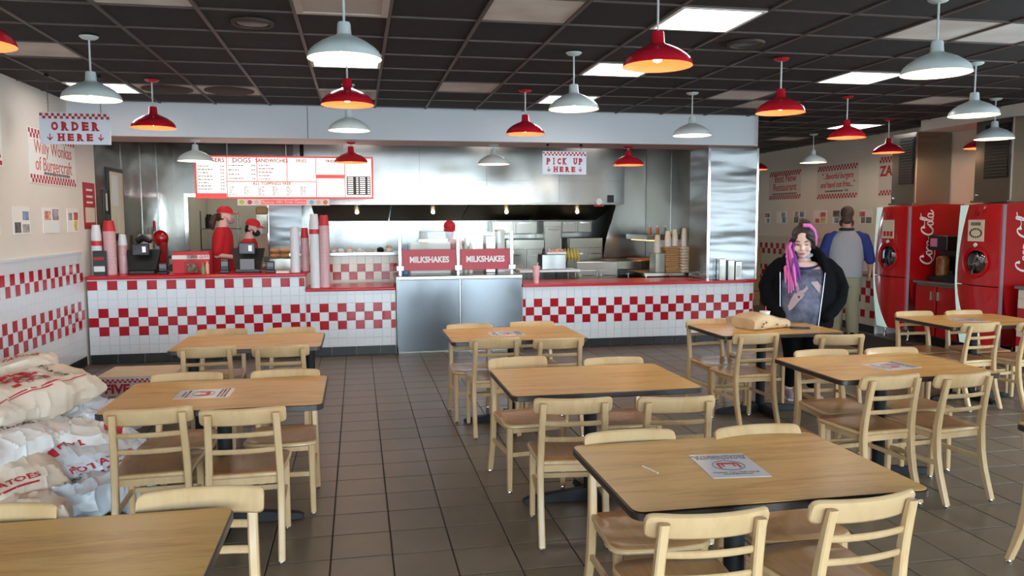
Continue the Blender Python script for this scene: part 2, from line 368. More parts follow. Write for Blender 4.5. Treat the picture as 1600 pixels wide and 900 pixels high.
# walls
WAIN = 1.36
struct('wall_left', MB().box(WL-0.12, WL, YF, 10.75, 0, H+0.1), 'wall_paint', 'cream painted side wall with a tiled wainscot')
struct('wall_right', MB().box(WR, WR+0.12, 5.0, 16.7, 0, H+0.1).box(WR, WR+0.12, YF, 1.6, 0, H+0.1).box(WR, WR+0.12, 3.2, 3.35, 0, H+0.1).box(WR, WR+0.12, 1.6, 5.0, 2.7, H+0.1).box(WR, WR+0.12, 1.6, 5.0, 0, 0.9), 'wall_paint', 'cream painted far side wall behind the drink machines')
struct('wall_back', MB().box(5.4, WR+0.1, 16.6, 16.72, 0, H+0.1), 'wall_paint', 'cream rear wall of the dining room')
def wainscot(name, x, face, y0, y1, pattern, basename):
    """joined small wall tiles, reds in a checker"""
    root = bpy.data.objects[name]; mb = MB(); T = 0.111; s = 1 if face > 0 else -1; c = 0; y = y1
    mb.box(min(x, x+s*0.006), max(x, x+s*0.006), y0, y1, 0.11, WAIN-0.02, 2)
    while y-T > y0:
        for r in range(11):
            z = 0.114+r*T; red = pattern.get(r); mi = 1 if (red is not None and (c+red) % 2 == 0) else 0
            mb.box(min(x, x+s*0.010), max(x, x+s*0.010), y-T+0.0015, y-0.0015, z+0.0015, z+T-0.0015, mi)
        y -= T; c += 1
    o = part('wall_tiles', mb, ['white_tile' if x < 0 else 'cream_tile', 'red_tile', 'tile_grout'], root, smooth=0); o['kind'] = 'stuff'
    part('tile_cap', MB().box(min(x, x+s*0.02), max(x, x+s*0.02), y0, y1, WAIN-0.025, WAIN), 'white_tile' if x < 0 else 'cream_tile', root)
    y = y1
    bb = struct(basename, MB().box(min(x, x+s*0.008), max(x, x+s*0.008), y0, y1, 0, 0.112), 'floor_grout', 'black tile baseboard')
    bm_ = MB().box(min(0, s*0.014), max(0, s*0.014), -0.150, 0.150, 0.0, 0.112, ch=0.004).mesh('base_tile', 'base_tile', 0)
    while y-0.304 > max(y0, 3.0):
        o = link('base_tile', bm_, bb); o.location = (x, y-0.152, 0); y -= 0.304
wainscot('wall_left', WL, 1, YF, 10.11, {3: 1, 4: 0, 5: 1, 8: 0, 9: 1}, 'baseboard_left')
wainscot('wall_right', WR, -1, 5.1, 16.6, {3: 1, 4: 0, 5: 1, 8: 0, 9: 1}, 'baseboard_right')
# street front behind the camera, with window openings
zs, zt = 0.2, 2.8
mb = MB().box(WL-0.1, WR+0.1, YF-0.2, YF, 0, zs).box(WL-0.1, WR+0.1, YF-0.2, YF, zt, H+0.1)
xs = [WL-0.1]+[v for ab in PORTALS for v in ab]+[WR+0.1]
for k in range(0, len(xs), 2): mb.box(xs[k], xs[k+1], YF-0.2, YF, zs, zt)
struct('wall_front', mb, 'wall_paint', 'street front wall')
for k, (a, b) in enumerate(PORTALS):
    w = struct('window_%d' % (k+1), MB().box(a, a+0.05, YF-0.14, YF-0.06, zs, zt).box(b-0.05, b, YF-0.14, YF-0.06, zs, zt).box(a, b, YF-0.14, YF-0.06, zs, zs+0.05).box(a, b, YF-0.14, YF-0.06, zt-0.05, zt).box((a+b)/2-0.02, (a+b)/2+0.02, YF-0.14, YF-0.06, zs, zt), 'grey_plastic', 'aluminium framed street window')
    for p0, p1 in ((a+0.05, (a+b)/2-0.02), ((a+b)/2+0.02, b-0.05)):
        part('window_pane', MB().box(p0, p1, YF-0.103, YF-0.097, zs+0.05, zt-0.05), 'clear_glass', w)
for k, (a, b) in enumerate(SIDEWIN):
    w = struct('window_%d' % (k+5), MB().box(WR+0.02, WR+0.1, a, a+0.05, 0.9, 2.7).box(WR+0.02, WR+0.1, b-0.05, b, 0.9, 2.7).box(WR+0.02, WR+0.1, a, b, 0.9, 0.95).box(WR+0.02, WR+0.1, a, b, 2.65, 2.7), 'grey_plastic', 'aluminium framed side window')
    part('window_pane', MB().box(WR+0.057, WR+0.063, a+0.05, b-0.05, 0.95, 2.65), 'clear_glass', w)
# soffit over the counter
SOF = 9.87
sp = [(WL, SOF), (5.15, SOF)]+[(5.15+0.22*math.sin(a), SOF+0.22-0.22*math.cos(a)) for a in [PI/2*k/6 for k in range(1, 7)]]+[(5.37, 10.62), (5.6, 10.62), (5.6, 10.7), (WL, 10.7)]
sp = [(WL, SOF), (5.15, SOF)]+[(5.15+0.22*math.sin(a), SOF+0.22-0.22*math.cos(a)) for a in [PI/2*k/6 for k in range(1, 7)]]+[(5.37, 10.55), (WL, 10.55)]
s_ = struct('trim_1', MB().prism(sp, 2.69, H+0.02), 'soffit_paint', 'white painted soffit above the service counter')
part('seam_strip', MB().box(-0.562, -0.555, SOF-0.004, SOF+0.01, 2.69, H), 'grid_metal', s_)
part('soffit_underside', MB().prism([(x, y) for x, y in sp], 2.684, 2.69), [mat('soffit_pink', rgb(206, 186, 178), 0.55)], s_)
# kitchen shell
kc = struct('ceiling_kitchen', MB().box(WL-0.1, 5.5, 10.55, 18.5, H+0.02, H+0.12), [mat('kitchen_ceiling', rgb(120, 112, 104), 0.8)], 'grey kitchen ceiling')
struct('wall_kitchen_left', MB().box(WL-0.12, WL, 10.75, 15.2, 0, H+0.05), 'steel_olive', 'stainless clad kitchen side wall')
for y in (11.9, 12.9, 13.9): part('panel_seam', MB().box(WL, WL+0.006, y-0.012, y+0.012, 1.0, H), 'steel', bpy.data.objects['wall_kitchen_left'])
kb = struct('wall_kitchen_back', MB().box(WL, -3.02, 15.1, 15.2, 0, H+0.05).box(-1.56, -0.88, 15.1, 15.2, 0, H+0.05).box(-3.02, -1.56, 15.1, 15.2, 2.16, H+0.05), 'steel', 'stainless kitchen back wall with an open doorway')
part('door_trim', MB().box(-3.03, -2.97, 15.07, 15.1, 0, 2.2).box(-1.61, -1.55, 15.07, 15.1, 0, 2.2).box(-2.97, -1.61, 15.07, 15.1, 2.14, 2.2), 'chrome', kb)
struct('wall_storeroom', MB().box(WL-0.1, -0.5, 18.3, 18.4, 0, H).box(WL-0.12, WL, 15.2, 18.3, 0, H).box(-0.6, -0.5, 15.2, 18.3, 0, H), [mat('storeroom_paint', rgb(206, 198, 176), 0.7)], 'cream storeroom walls beyond the kitchen doorway')
# partition returning beside the cook line and the cook-line back wall
struct('wall_partition', MB().box(-0.98, -0.88, 13.2, 15.1, 0, H), 'steel', 'stainless partition beside the cook line')
struct('wall_cookline', MB().box(-0.88, 5.0, 14.0, 14.1, 0, H), 'steel', 'stainless wall behind the cook line')
kr = struct('wall_kitchen_right', MB().box(4.92, 5.02, 10.92, 14.1, 0, H), 'steel_dark_reflection', 'stainless side wall of the kitchen, dark reflections put into its colour')
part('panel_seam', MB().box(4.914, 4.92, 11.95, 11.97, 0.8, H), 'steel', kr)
struct('wall_kitchen_outer', MB().box(5.02, 5.30, 10.9, 16.7, 0, H), 'wall_paint', 'outer side of the kitchen wall')
# stainless column at the pick-up end
c = struct('trim_2', MB().box(4.77, 5.50, 10.26, 10.9, 0.86, 2.70, ch=0.01), 'steel_wavy', 'stainless clad column standing on the counter end')
part('corner_guard', MB().box(4.755, 4.79, 10.25, 10.262, 0.87, 2.69), 'chrome', c); part('corner_guard', MB().box(5.48, 5.508, 10.25, 10.262, 0.87, 2.69), 'chrome', c)
# soffit and stainless chases above the drink machines
s3 = struct('trim_3', MB().box(7.80, WR, 4.0, 9.95, 2.93, H+0.02), 'wall_paint', 'beige boxed soffit along the far side wall')
# ================================================================== service counters
T = 0.111
def tile_me(m): return MB().box(-0.0545, 0.0545, -0.006, 0.006, -0.0545, 0.0545, ch=0.002).mesh('tile', m, 0)
TILE = {k: tile_me(k) for k in ('white_tile', 'red_tile', 'cream_tile')}
def cut_tile(w, h, m): return MB().box(-w/2, w/2, -0.006, 0.006, -h/2, h/2, ch=0.0025).mesh('tile', m, 0)
BASE = MB().box(-0.150, 0.150, -0.008, 0.008, 0.0, 0.112, ch=0.004).mesh('base_tile', 'base_tile', 0)
def tile_face(root, path, z0, ztop, red, first=T, white='white_tile', base=True):
    """tiles along path(s)->(x,y,angle); red: {row: phase}"""
    L = path[-1]; f = path[0]; s = 0.0; c = 0
    while s < L-0.01:
        w = min(first if c == 0 else T, L-s)
        x, y, a = f(s+w/2); r = 0; z = z0
        while z < ztop-0.012:
            h = min(T, ztop-z)
            m = 'red_tile' if (r in red and (c+red[r]) % 2 == 0) else white
            me = TILE[m] if (w > T-0.002 and h > T-0.002) else cut_tile(w-0.004, h-0.004, m)
            o = link('tile', me, root, world_inv(root)); o.location = (x, y, z+h/2); o.rotation_euler = (0, 0, a)
            z += T; r += 1
        s += w; c += 1
    if base:
        s = 0.0
        while s < L-0.05:
            w = min(0.304, L-s); x, y, a = f(s+w/2)
            me = BASE if w > 0.3 else MB().box(-w/2+0.002, w/2-0.002, -0.008, 0.008, 0.0, 0.112, ch=0.004).mesh('base_tile', 'base_tile', 0)
            o = link('base_tile', me, root, world_inv(root)); o.location = (x, y, 0); o.rotation_euler = (0, 0, a); s += 0.304
def straight(x0, x1, y): return (lambda s: (x0+s, y, 0.0), x1-x0)
# tall counter at the order end
t = thing('tiled_counter', 'tall white and red tiled order counter beside the left wall', 'counter', (-1.92, 10.5, 0))
part('counter_body', MB().box(-3.172, -0.655, YC+0.004, 10.85, 0, 1.015), 'tile_grout', t, True)
part('countertop', MB().box(-3.172, -0.64, YC-0.05, 10.87, 1.018, 1.062, ch=0.012), 'red_solid', t, True)
tile_face(t, straight(-3.17, -0.66, YC), 0.114, 1.012, {2: 1, 3: 0, 4: 1, 7: 0})
# low counter
t = thing('tiled_counter', 'low short tiled counter between tall order counter and milkshake station', 'counter', (-0.1, 10.4, 0))
part('counter_body', MB().box(-0.655, 0.465, YC+0.004, 10.88, 0, 0.825), 'tile_grout', t, True)
part('countertop', MB().box(-0.655, 0.465, YC-0.04, 10.88, 0.826, 0.864, ch=0.012), 'red_solid', t, True)
tile_face(t, straight(-0.65, 0.46, YC), 0.114, 0.822, {2: 0, 3: 1, 4: 0}, first=0.052)
# milkshake station, stainless
t = thing('milkshake_station', 'stainless steel milkshake station with a glass guard in the counter line', 'counter', (1.29, 10.4, 0))
part('cabinet_body', MB().box(0.475, 2.105, YC-0.03, 10.88, 0.10, 0.95), 'steel', t, True)
part('toe_kick', MB().box(0.49, 2.09, YC, 10.86, 0.0, 0.10), 'steel_dark', t, True)
for a, b in ((0.475, 1.286), (1.294, 2.105)):
    part('front_panel', MB().box(a+0.006, b-0.006, YC-0.042, YC-0.03, 0.03, 0.945, ch=0.004), [mat('steel_floor_reflection', (0.19, 0.20, 0.215), 0.2, 1.0, bump=0.10, bscale=1.6, stretch=(1, 1, 0.5), rvar=0.08, vscale=3)], t, True)  # panel steel darkened: the dark floor's reflection is put into its colour
part('panel_seam', MB().box(1.286, 1.294, YC-0.046, YC-0.03, 0.03, 0.95), 'chrome', t, True)
part('worktop', MB().box(0.465, 2.115, YC-0.06, 10.9, 0.95, 1.0, ch=0.008), 'steel', t, True)
for x in (0.53, 1.28, 1.99):
    p = part('guard_post', MB().box(x-0.022, x+0.022, YC+0.05, YC+0.09, 1.0, 1.565, ch=0.006), 'chrome', t, True)
    sub('clamp', MB().box(x-0.05, x+0.05, YC+0.03, YC+0.05, 1.06, 1.13, ch=0.006), 'steel', p)
for a, b in ((0.56, 1.25), (1.31, 1.965)):
    part('glass_panel', MB().box(a, b, YC+0.066, YC+0.074, 1.06, 1.56), 'clear_glass', t, True)
    s = part('red_sign_panel', MB().box(a, b, YC+0.048, YC+0.06, 1.065, 1.335, ch=0.003), [mat('sign_red', rgb(186, 34, 52), 0.4)], t, True)
    s['label'] = 'red panel with white MILKSHAKES lettering'
    letter('MILKSHAKES', ((a+b)/2, YC+0.046, 1.20), s, 'front', size=0.105, bold=0.004, mat_='white_print', sx=0.86)
# low pick-up counter with a rounded end
XA, RR = 5.22, 0.33
def pathR(s):
    l1 = XA-2.125
    if s <= l1: return (2.125+s, YC, 0.0)
    s -= l1; a = s/RR
    if a <= PI/2: return (XA+RR*math.sin(a), YC+RR-RR*math.cos(a), a)
    return (XA+RR, YC+RR+(s-RR*PI/2), PI/2)
t = thing('tiled_counter', 'long low tiled pick-up counter with a rounded end by the column', 'counter', (3.8, 10.5, 0))
def outl(off):
    P = [(2.12, YC-off)]+[(XA+(RR+off)*math.sin(a), YC+RR-(RR+off)*math.cos(a)) for a in [PI/2*k/10 for k in range(11)]]+[(XA+RR+off, 10.9), (2.12, 10.9)]
    return P
part('counter_body', MB().prism(outl(-0.004), 0, 0.825), 'tile_grout', t, True)
part('countertop', MB().prism(outl(0.05), 0.828, 0.864), 'red_solid', t, True)
tile_face(t, (pathR, XA-2.125+RR*PI/2+0.33), 0.114, 0.822, {2: 0, 3: 1, 4: 0}, first=0.04)
# ------------------------------------------------------------------ hanging signs with slab-serif lettering
SER = {'O': [], 'R': [(-.36, -.5, .26), (.36, -.5, .2), (-.36, .5, .2)], 'D': [(-.36, -.5, .22), (-.36, .5, .22)], 'E': [(-.34, -.5, .2), (-.34, .5, .2)], 'H': [(-.34, -.5, .3), (.34, -.5, .3), (-.34, .5, .3), (.34, .5, .3)],
       'P': [(-.34, -.5, .34), (-.34, .5, .2)], 'I': [(0, -.5, .34), (0, .5, .34)], 'C': [], 'K': [(-.36, -.5, .28), (-.36, .5, .28), (.36, -.5, .28), (.32, .5, .28)], 'U': [(-.34, .5, .3), (.34, .5, .3)], ' ': []}
def slab(word, h, w, pos, par):
    """bold slab-serif word: letters plus serif bars, joined into one flat mesh"""
    n = len(word); adv = w/n; mb = MB(); d = 0.002
    for k, ch in enumerate(word):
        cx = pos[0]-w/2+adv*(k+0.5); lw = adv*0.66
        if ch == ' ': continue
        me = text_mesh(ch, size=h*1.38, ext=0.001, bold=h*0.09, mat_='print_red')
        xs_ = [v.co.x for v in me.vertices]; ys_ = [v.co.y for v in me.vertices]; x0, x1, y0, y1 = min(xs_), max(xs_), min(ys_), max(ys_)
        tw = lw if ch != 'I' else lw*0.28
        vs = [(cx+((v.co.x-x0)/(x1-x0)-0.5)*tw, pos[1]-v.co.z-d, pos[2]+((v.co.y-y0)/(y1-y0)-0.5)*h) for v in me.vertices]
        mb.add(vs, [tuple(p.vertices) for p in me.polygons])
        for (sx, sz, sw) in SER.get(ch, []):
            a = cx+sx*lw; b = pos[2]+sz*h*0.93; ww = sw*lw
            mb.box(a-ww, a+ww, pos[1]-d-0.001, pos[1]-d+0.001, b-h*0.065, b+h*0.065)
    return part('lettering', mb, 'print_red', par, True, smooth=0)
def arrow(x, y, z, h, par):
    w = h*0.42
    return part('arrow', MB().box(x-h*0.06, x+h*0.06, y-0.003, y-0.001, z-h*0.35, z+h*0.5).add([(x-w, y-0.003, z-h*0.02), (x-w*0.7, y-0.003, z+h*0.06), (x, y-0.003, z-h*0.26), (x+w*0.7, y-0.003, z+h*0.06), (x+w, y-0.003, z-h*0.02), (x, y-0.003, z-h*0.5)], [(0, 1, 2, 5), (5, 2, 3, 4)]), 'print_red', par, True, smooth=0)
def checks(par, x0, x1, ztop, y, sq, rows=2, name='check_border'):
    mb = MB(); n = int((x1-x0)/sq)
    for r in range(rows):
        for k in range(n):
            if (k+r) % 2 == 0: mb.box(x0+k*sq, x0+(k+1)*sq, y-0.003, y-0.001, ztop-(r+1)*sq, ztop-r*sq)
    return part(name, mb, 'print_red', par, True, smooth=0)
mat('sign_white', rgb(222, 226, 236), 0.5)
def hang_sign(label, x0, x1, z0, z1, y, ztop, words, inset):
    t = thing('hanging_sign', label, 'sign', ((x0+x1)/2, y, z0))
    b = part('sign_board', MB().box(x0, x1, y-0.005, y+0.005, z0, z1), 'sign_white', t, True)
    sq = (x1-x0-0.01)/24.0
    W = x1-x0; hh = z1-z0; cx = (x0+x1)/2
    checks(t, x0+0.004, x1, z1-0.008, y-0.005, sq)
    slab(words[0], hh*0.27, W*words[2], (cx, y-0.005, z0+hh*0.57), t)
    slab(words[1], hh*0.23, W*0.54, (cx, y-0.005, z0+hh*0.22), t)
    arrow(x0+W*0.14, y-0.005, z0+hh*0.22, hh*0.22, t); arrow(x1-W*0.14, y-0.005, z0+hh*0.22, hh*0.22, t)
    for x in (x0+W*inset, x1-W*inset):
        k = int((ztop-z1+0.01)/0.03); mb = MB()
        for i in range(k):       # chain links
            z = z1-0.015+i*(ztop-z1+0.012)/max(k-1, 1)*0.999
            r = [(0.006*math.cos(a), 0.011*math.sin(a)) for a in [2*PI*q/6 for q in range(6)]]
            pts = [(x+(p[0] if i % 2 else 0), y+(0 if i % 2 else p[0]), z+1.5*p[1]) for p in r]+[(x+(r[0][0] if i % 2 else 0), y+(0 if i % 2 else r[0][0]), z+1.5*r[0][1])]
            mb.tube(pts, 0.0022, 4)
        part('chain', mb, 'grid_metal', t, True)
        part('ceiling_clip', MB().lathe([(0.016, 0), (0.02, -0.03), (0.006, -0.035)], 8, (x, y, ztop)), 'black_plastic', t, True)
hang_sign('white ORDER HERE sign with red arrows hanging on chains by the left wall', -2.85, -2.245, 2.425, 2.715, 8.07, H-0.003, ('ORDER', 'HERE', 0.72), 0.13)
hang_sign('white PICK UP HERE sign with red arrows hanging under the soffit', 2.345, 2.925, 2.292, 2.585, 9.96, 2.684, ('PICK UP', 'HERE', 0.86), 0.12)
# ------------------------------------------------------------------ backlit menu board
MY = 11.0
t = thing('menu_board', 'long backlit menu board with red frame above the order counter', 'sign', (-0.93, MY, 2.0))
X0, X1, Z0, Z1 = -2.065, 0.225, 2.005, 2.565
mat('menu_lit', (0.9, 0.88, 0.85), 0.4, emit=(1.0, 0.93, 0.84), es=0.7)
mat('menu_dim', (0.85, 0.82, 0.78), 0.4, emit=(1.0, 0.90, 0.80), es=0.6)
mat('menu_red', rgb(212, 70, 66), 0.4, emit=rgb(212, 60, 56), es=0.4)
part('frame', MB().box(X0, X1, MY, MY+0.12, Z0, Z1).box(X0, X1, MY-0.02, MY, Z0, Z0+0.016).box(X0, X1, MY-0.02, MY, Z1-0.016, Z1).box(X0, X0+0.016, MY-0.02, MY, Z0, Z1).box(X1-0.016, X1, MY-0.02, MY, Z0, Z1), 'menu_red', t, True)
W = X1-X0
cols = [X0+0.018, X0+W*0.173, X0+W*0.34, X0+W*0.507, X0+W*0.671, X0+W*0.835, X1-0.018]
zm = Z0+0.40*(Z1-Z0)
def panel(x0, x1, z0, z1, m='menu_lit'): return part('menu_panel', MB().box(x0+0.006, x1-0.006, MY-0.012, MY-0.002, z0+0.006, z1-0.006), m, t, True)
PN = [panel(cols[0], cols[1], Z0+0.016, Z1-0.016), panel(cols[1], cols[2], zm, Z1-0.016), panel(cols[2], cols[3], zm, Z1-0.016), panel(cols[3], cols[4], zm, Z1-0.016),
      panel(cols[1], cols[4], Z0+0.016, zm, 'menu_dim'), panel(cols[4], cols[5], Z0+0.016, Z1-0.016), panel(cols[5], cols[6], Z0+0.016, Z1-0.016)]
yy = MY-0.013
mat('print_menu_red', rgb(206, 110, 96), 0.6)
for s, k, sz in (('BURGERS', 0, 0.080), ('DOGS', 1, 0.085), ('SANDWICHES', 2, 0.066), ('FRIES', 3, 0.06), ('FRIES', 4, 0.055)):
    xx = (cols[k]+cols[k+1])/2; letter(s, (xx, yy, Z1-0.062), PN[k if k < 4 else 5], 'front', size=sz, bold=0.0015, mat_='print_red' if k < 3 else 'print_menu_red')
letter('ALL TOPPINGS FREE', ((cols[1]+cols[4])/2, yy, zm-0.03), PN[4], 'front', size=0.055, mat_='print_red', bold=0.001)
rr = random.Random(4)
def lines(par, x0, x1, z0, z1, n, m, price=True, h=0.013):
    mb = MB()
    for i in range(n):
        z = z1-(z1-z0)*(i+0.5)/n; w = (x1-x0)*rr.uniform(0.35, 0.6); x = x0
        while x < x0+w:
            l = rr.uniform(0.015, 0.045); mb.box(x, min(x+l, x0+w), yy-0.001, yy, z-h/2, z+h/2); x += l+0.008
        if price: mb.box(x1-0.05, x1-0.03, yy-0.001, yy, z-h/2, z+h/2); mb.box(x1-0.024, x1, yy-0.001, yy, z-h/2, z+h/2)
    sub('menu_print', mb, m, par, 0)['kind'] = 'stuff'
mat('print_menu_red', rgb(206, 110, 96), 0.6)
lines(PN[0], cols[0]+0.02, cols[1]-0.03, Z0+0.10, Z1-0.12, 8, 'print_grey'); lines(PN[1], cols[1]+0.02, cols[2]-0.02, zm+0.01, Z1-0.1, 4, 'print_grey')
lines(PN[2], cols[2]+0.02, cols[3]-0.02, zm+0.01, Z1-0.1, 5, 'print_menu_red', False); 
for k in range(6): lines(PN[4], cols[1]+0.03+k*0.18, cols[1]+0.03+k*0.18+0.14, Z0+0.04, zm-0.06, 5, 'print_grey', False, 0.010)
sub('red_strip', MB().box(cols[0]+0.006, cols[1]-0.006, yy-0.002, yy, Z0+0.022, Z0+0.07), 'menu_red', PN[0])
sub('red_strip', MB().box(cols[4]+0.006, cols[5]-0.006, yy-0.002, yy, Z0+0.27, Z0+0.32), 'menu_red', PN[5])
bl = sub('black_listing', MB().box(cols[5]+0.025, cols[6]-0.02, yy-0.002, yy, Z0+0.05, Z0+0.30), 'print_dark', PN[6])
mb = MB()
for i in range(9):
    for x in (cols[5]+0.04, cols[5]+0.15, cols[5]+0.20, cols[5]+0.30): mb.box(x, x+(0.07 if x < cols[5]+0.1 or 0.18 < x-cols[5] < 0.25 else 0.03), yy-0.004, yy-0.002, Z0+0.065+i*0.026, Z0+0.078+i*0.026)
sub('listing_rows', mb, 'menu_lit', PN[6], 0)
for x in (X0+0.4, X0+1.15, X1-0.4): part('hanging_rod', MB().tube([(x, MY+0.06, Z1), (x, MY+0.06, H+0.02)], 0.008, 6), 'steel', t, True)
t = thing('banner_sign', 'narrow white and red drink choices banner under the menu board', 'sign', (-0.97, MY, 1.92))
b = part('banner_board', MB().box(-1.545, -0.36, MY-0.01, MY, 1.915, 2.0), [mat('banner_white', rgb(236, 222, 216), 0.5)], t, True)
part('red_strip', MB().box(-1.25, -0.66, MY-0.013, MY-0.01, 1.93, 1.985), 'menu_red', t, True)
letter('Discover 100+ Drink Choices', (-0.955, MY-0.015, 1.957), t, 'front', size=0.048, bold=0.0005, mat_='white_print')
for k, (x, cl) in enumerate(((-1.49, rgb(190, 190, 60)), (-1.39, rgb(206, 70, 70)), (-1.305, rgb(235, 190, 180)), (-0.595, rgb(120, 190, 220)), (-0.505, rgb(236, 180, 180)), (-0.415, rgb(220, 130, 60)))):
    part('drink_logo', MB().tube([(x, MY-0.014, 1.957), (x, MY-0.0105, 1.957)], 0.03, 14), [mat('logo_%d' % k, cl, 0.5)], t, True)
# ------------------------------------------------------------------ pendant lamps
mat('lamp_white', rgb(206, 214, 212), 0.28); mat('lamp_red', rgb(196, 26, 46), 0.22, coat=0.4)
mat('lamp_inner_white', rgb(255, 246, 224), 0.5); mat('lamp_inner_red', rgb(236, 110, 62), 0.5)
mat('bulb', (1, 0.9, 0.75), 0.4, emit=(1.0, 0.80, 0.52), es=14.0)
def make_pendant(col, drop):
    """origin on the ceiling; rim at -drop"""
    z = -drop; parts = []
    outer = [(0.006, z+0.20), (0.032, z+0.20), (0.036, z+0.19), (0.040, z+0.135), (0.052, z+0.125), (0.085, z+0.112), (0.125, z+0.093), (0.165, z+0.066), (0.192, z+0.040), (0.200, z+0.022), (0.206, z+0.004), (0.207, z)]
    inner = [(0.204, z), (0.197, z+0.022), (0.189, z+0.039), (0.162, z+0.063), (0.122, z+0.09), (0.082, z+0.108), (0.04, z+0.118), (0.004, z+0.12)]
    sh = MB(); n = 28
    sh.loft([[(r*math.cos(2*PI*j/n), r*math.sin(2*PI*j/n), h) for j in range(n)] for r, h in outer+inner[:1]], 0, cap=False)
    sh.loft([[(r*math.cos(2*PI*j/n), r*math.sin(2*PI*j/n), h) for j in range(n)] for r, h in inner], 1, cap=False)
    parts.append(('lamp_shade', sh.mesh('lamp_shade', ['lamp_'+col, 'lamp_inner_'+col], 50)))
    parts.append(('rod', MB().tube([(0, 0, -0.01), (0, 0, z+0.195)], 0.007, 8).mesh('rod', 'lamp_white')))
    parts.append(('canopy', MB().lathe([(0.015, -0.026), (0.05, -0.018), (0.066, -0.004), (0.066, 0)], 20).mesh('canopy', 'lamp_'+col)))
    parts.append(('bulb', MB().lathe([(0.012, z+0.12), (0.016, z+0.10), (0.03, z+0.075), (0.034, z+0.055), (0.024, z+0.03), (0.004, z+0.022)], 12).mesh('bulb', 'bulb')))
    return parts
PD = {(c, d): make_pendant(c, d) for c in ('white', 'red') for d in (0.455, 0.25)}
LD = {}
for c in ('white', 'red'):
    LD[c] = bpy.data.lights.new('pendant_light_'+c, 'POINT'); LD[c].energy = 4.5; LD[c].shadow_soft_size = 0.035; LD[c].color = (1.0, 0.80, 0.55)
def pendant(c, x, y, label, z=H-0.006, drop=0.455):
    t = thing('pendant_lamp', label, 'lamp', (x, y, z), group='red and white pendant lamps')
    for nm, me in PD[(c, drop)]: link(nm, me, t)
    l = link('lamp_light', LD[c], t); l.location = (0, 0, -drop+0.02)
for c, x, y, lb in [
    ('white', -1.905, 6.42, 'white pendant lamp in front of the ORDER HERE sign'), ('red', -1.909, 8.25, 'red pendant lamp right of the ORDER HERE sign'),
    ('white', -0.05, 4.6, 'largest white pendant lamp, over the aisle left of centre'), ('red', -0.055, 6.4, 'red pendant lamp just below the largest white one'), ('white', -0.06, 8.2, 'white pendant lamp in front of the soffit above the aisle'),
    ('red', 1.755, 4.5, 'largest red pendant lamp, right of centre'), ('white', 1.757, 6.35, 'white pendant lamp left of the largest red one'), ('red', 1.754, 8.24, 'red pendant lamp against the soffit left of a white one'),
    ('white', 3.564, 4.43, 'largest white pendant lamp on the right side'), ('red', 3.555, 6.27, 'red pendant lamp above the woman in the black jacket'), ('white', 3.564, 8.11, 'white pendant lamp against the right part of the soffit'),
    ('white', 5.347, 6.156, 'white pendant lamp at the far right below the largest white one there'), ('red', 5.39, 8.07, 'red pendant lamp below the farthest lit ceiling panel'),
    ('white', 7.16, 7.918, 'white pendant lamp in front of the louvred steel chase at right edge'), ('red', 7.186, 9.797, 'red pendant lamp left of the nearer-wall steel chase'), ('white', 7.23, 11.70, 'small white pendant lamp above the wall slogans'),
    ('red', 7.20, 13.5, 'small red pendant lamp half hidden by the steel column')]: pendant(c, x, y, lb)
for c, x, y, lb in [('white', -1.905, 10.22, 'small white pendant under the soffit left of the menu board'), ('red', -0.06, 10.22, 'small red pendant under the soffit in front of the menu board'),
    ('white', 1.765, 10.28, 'small white pendant under the soffit before the steel hood'), ('red', 3.58, 10.20, 'small red pendant under the soffit right of the PICK UP sign')]: pendant(c, x, y, lb, 2.684, 0.25)
pendant('red', -1.905, 4.55, 'red pendant lamp cut off by the left picture edge')
pendant('red', 7.95, 9.0, 'red pendant lamp half hidden behind the louvred steel chase')
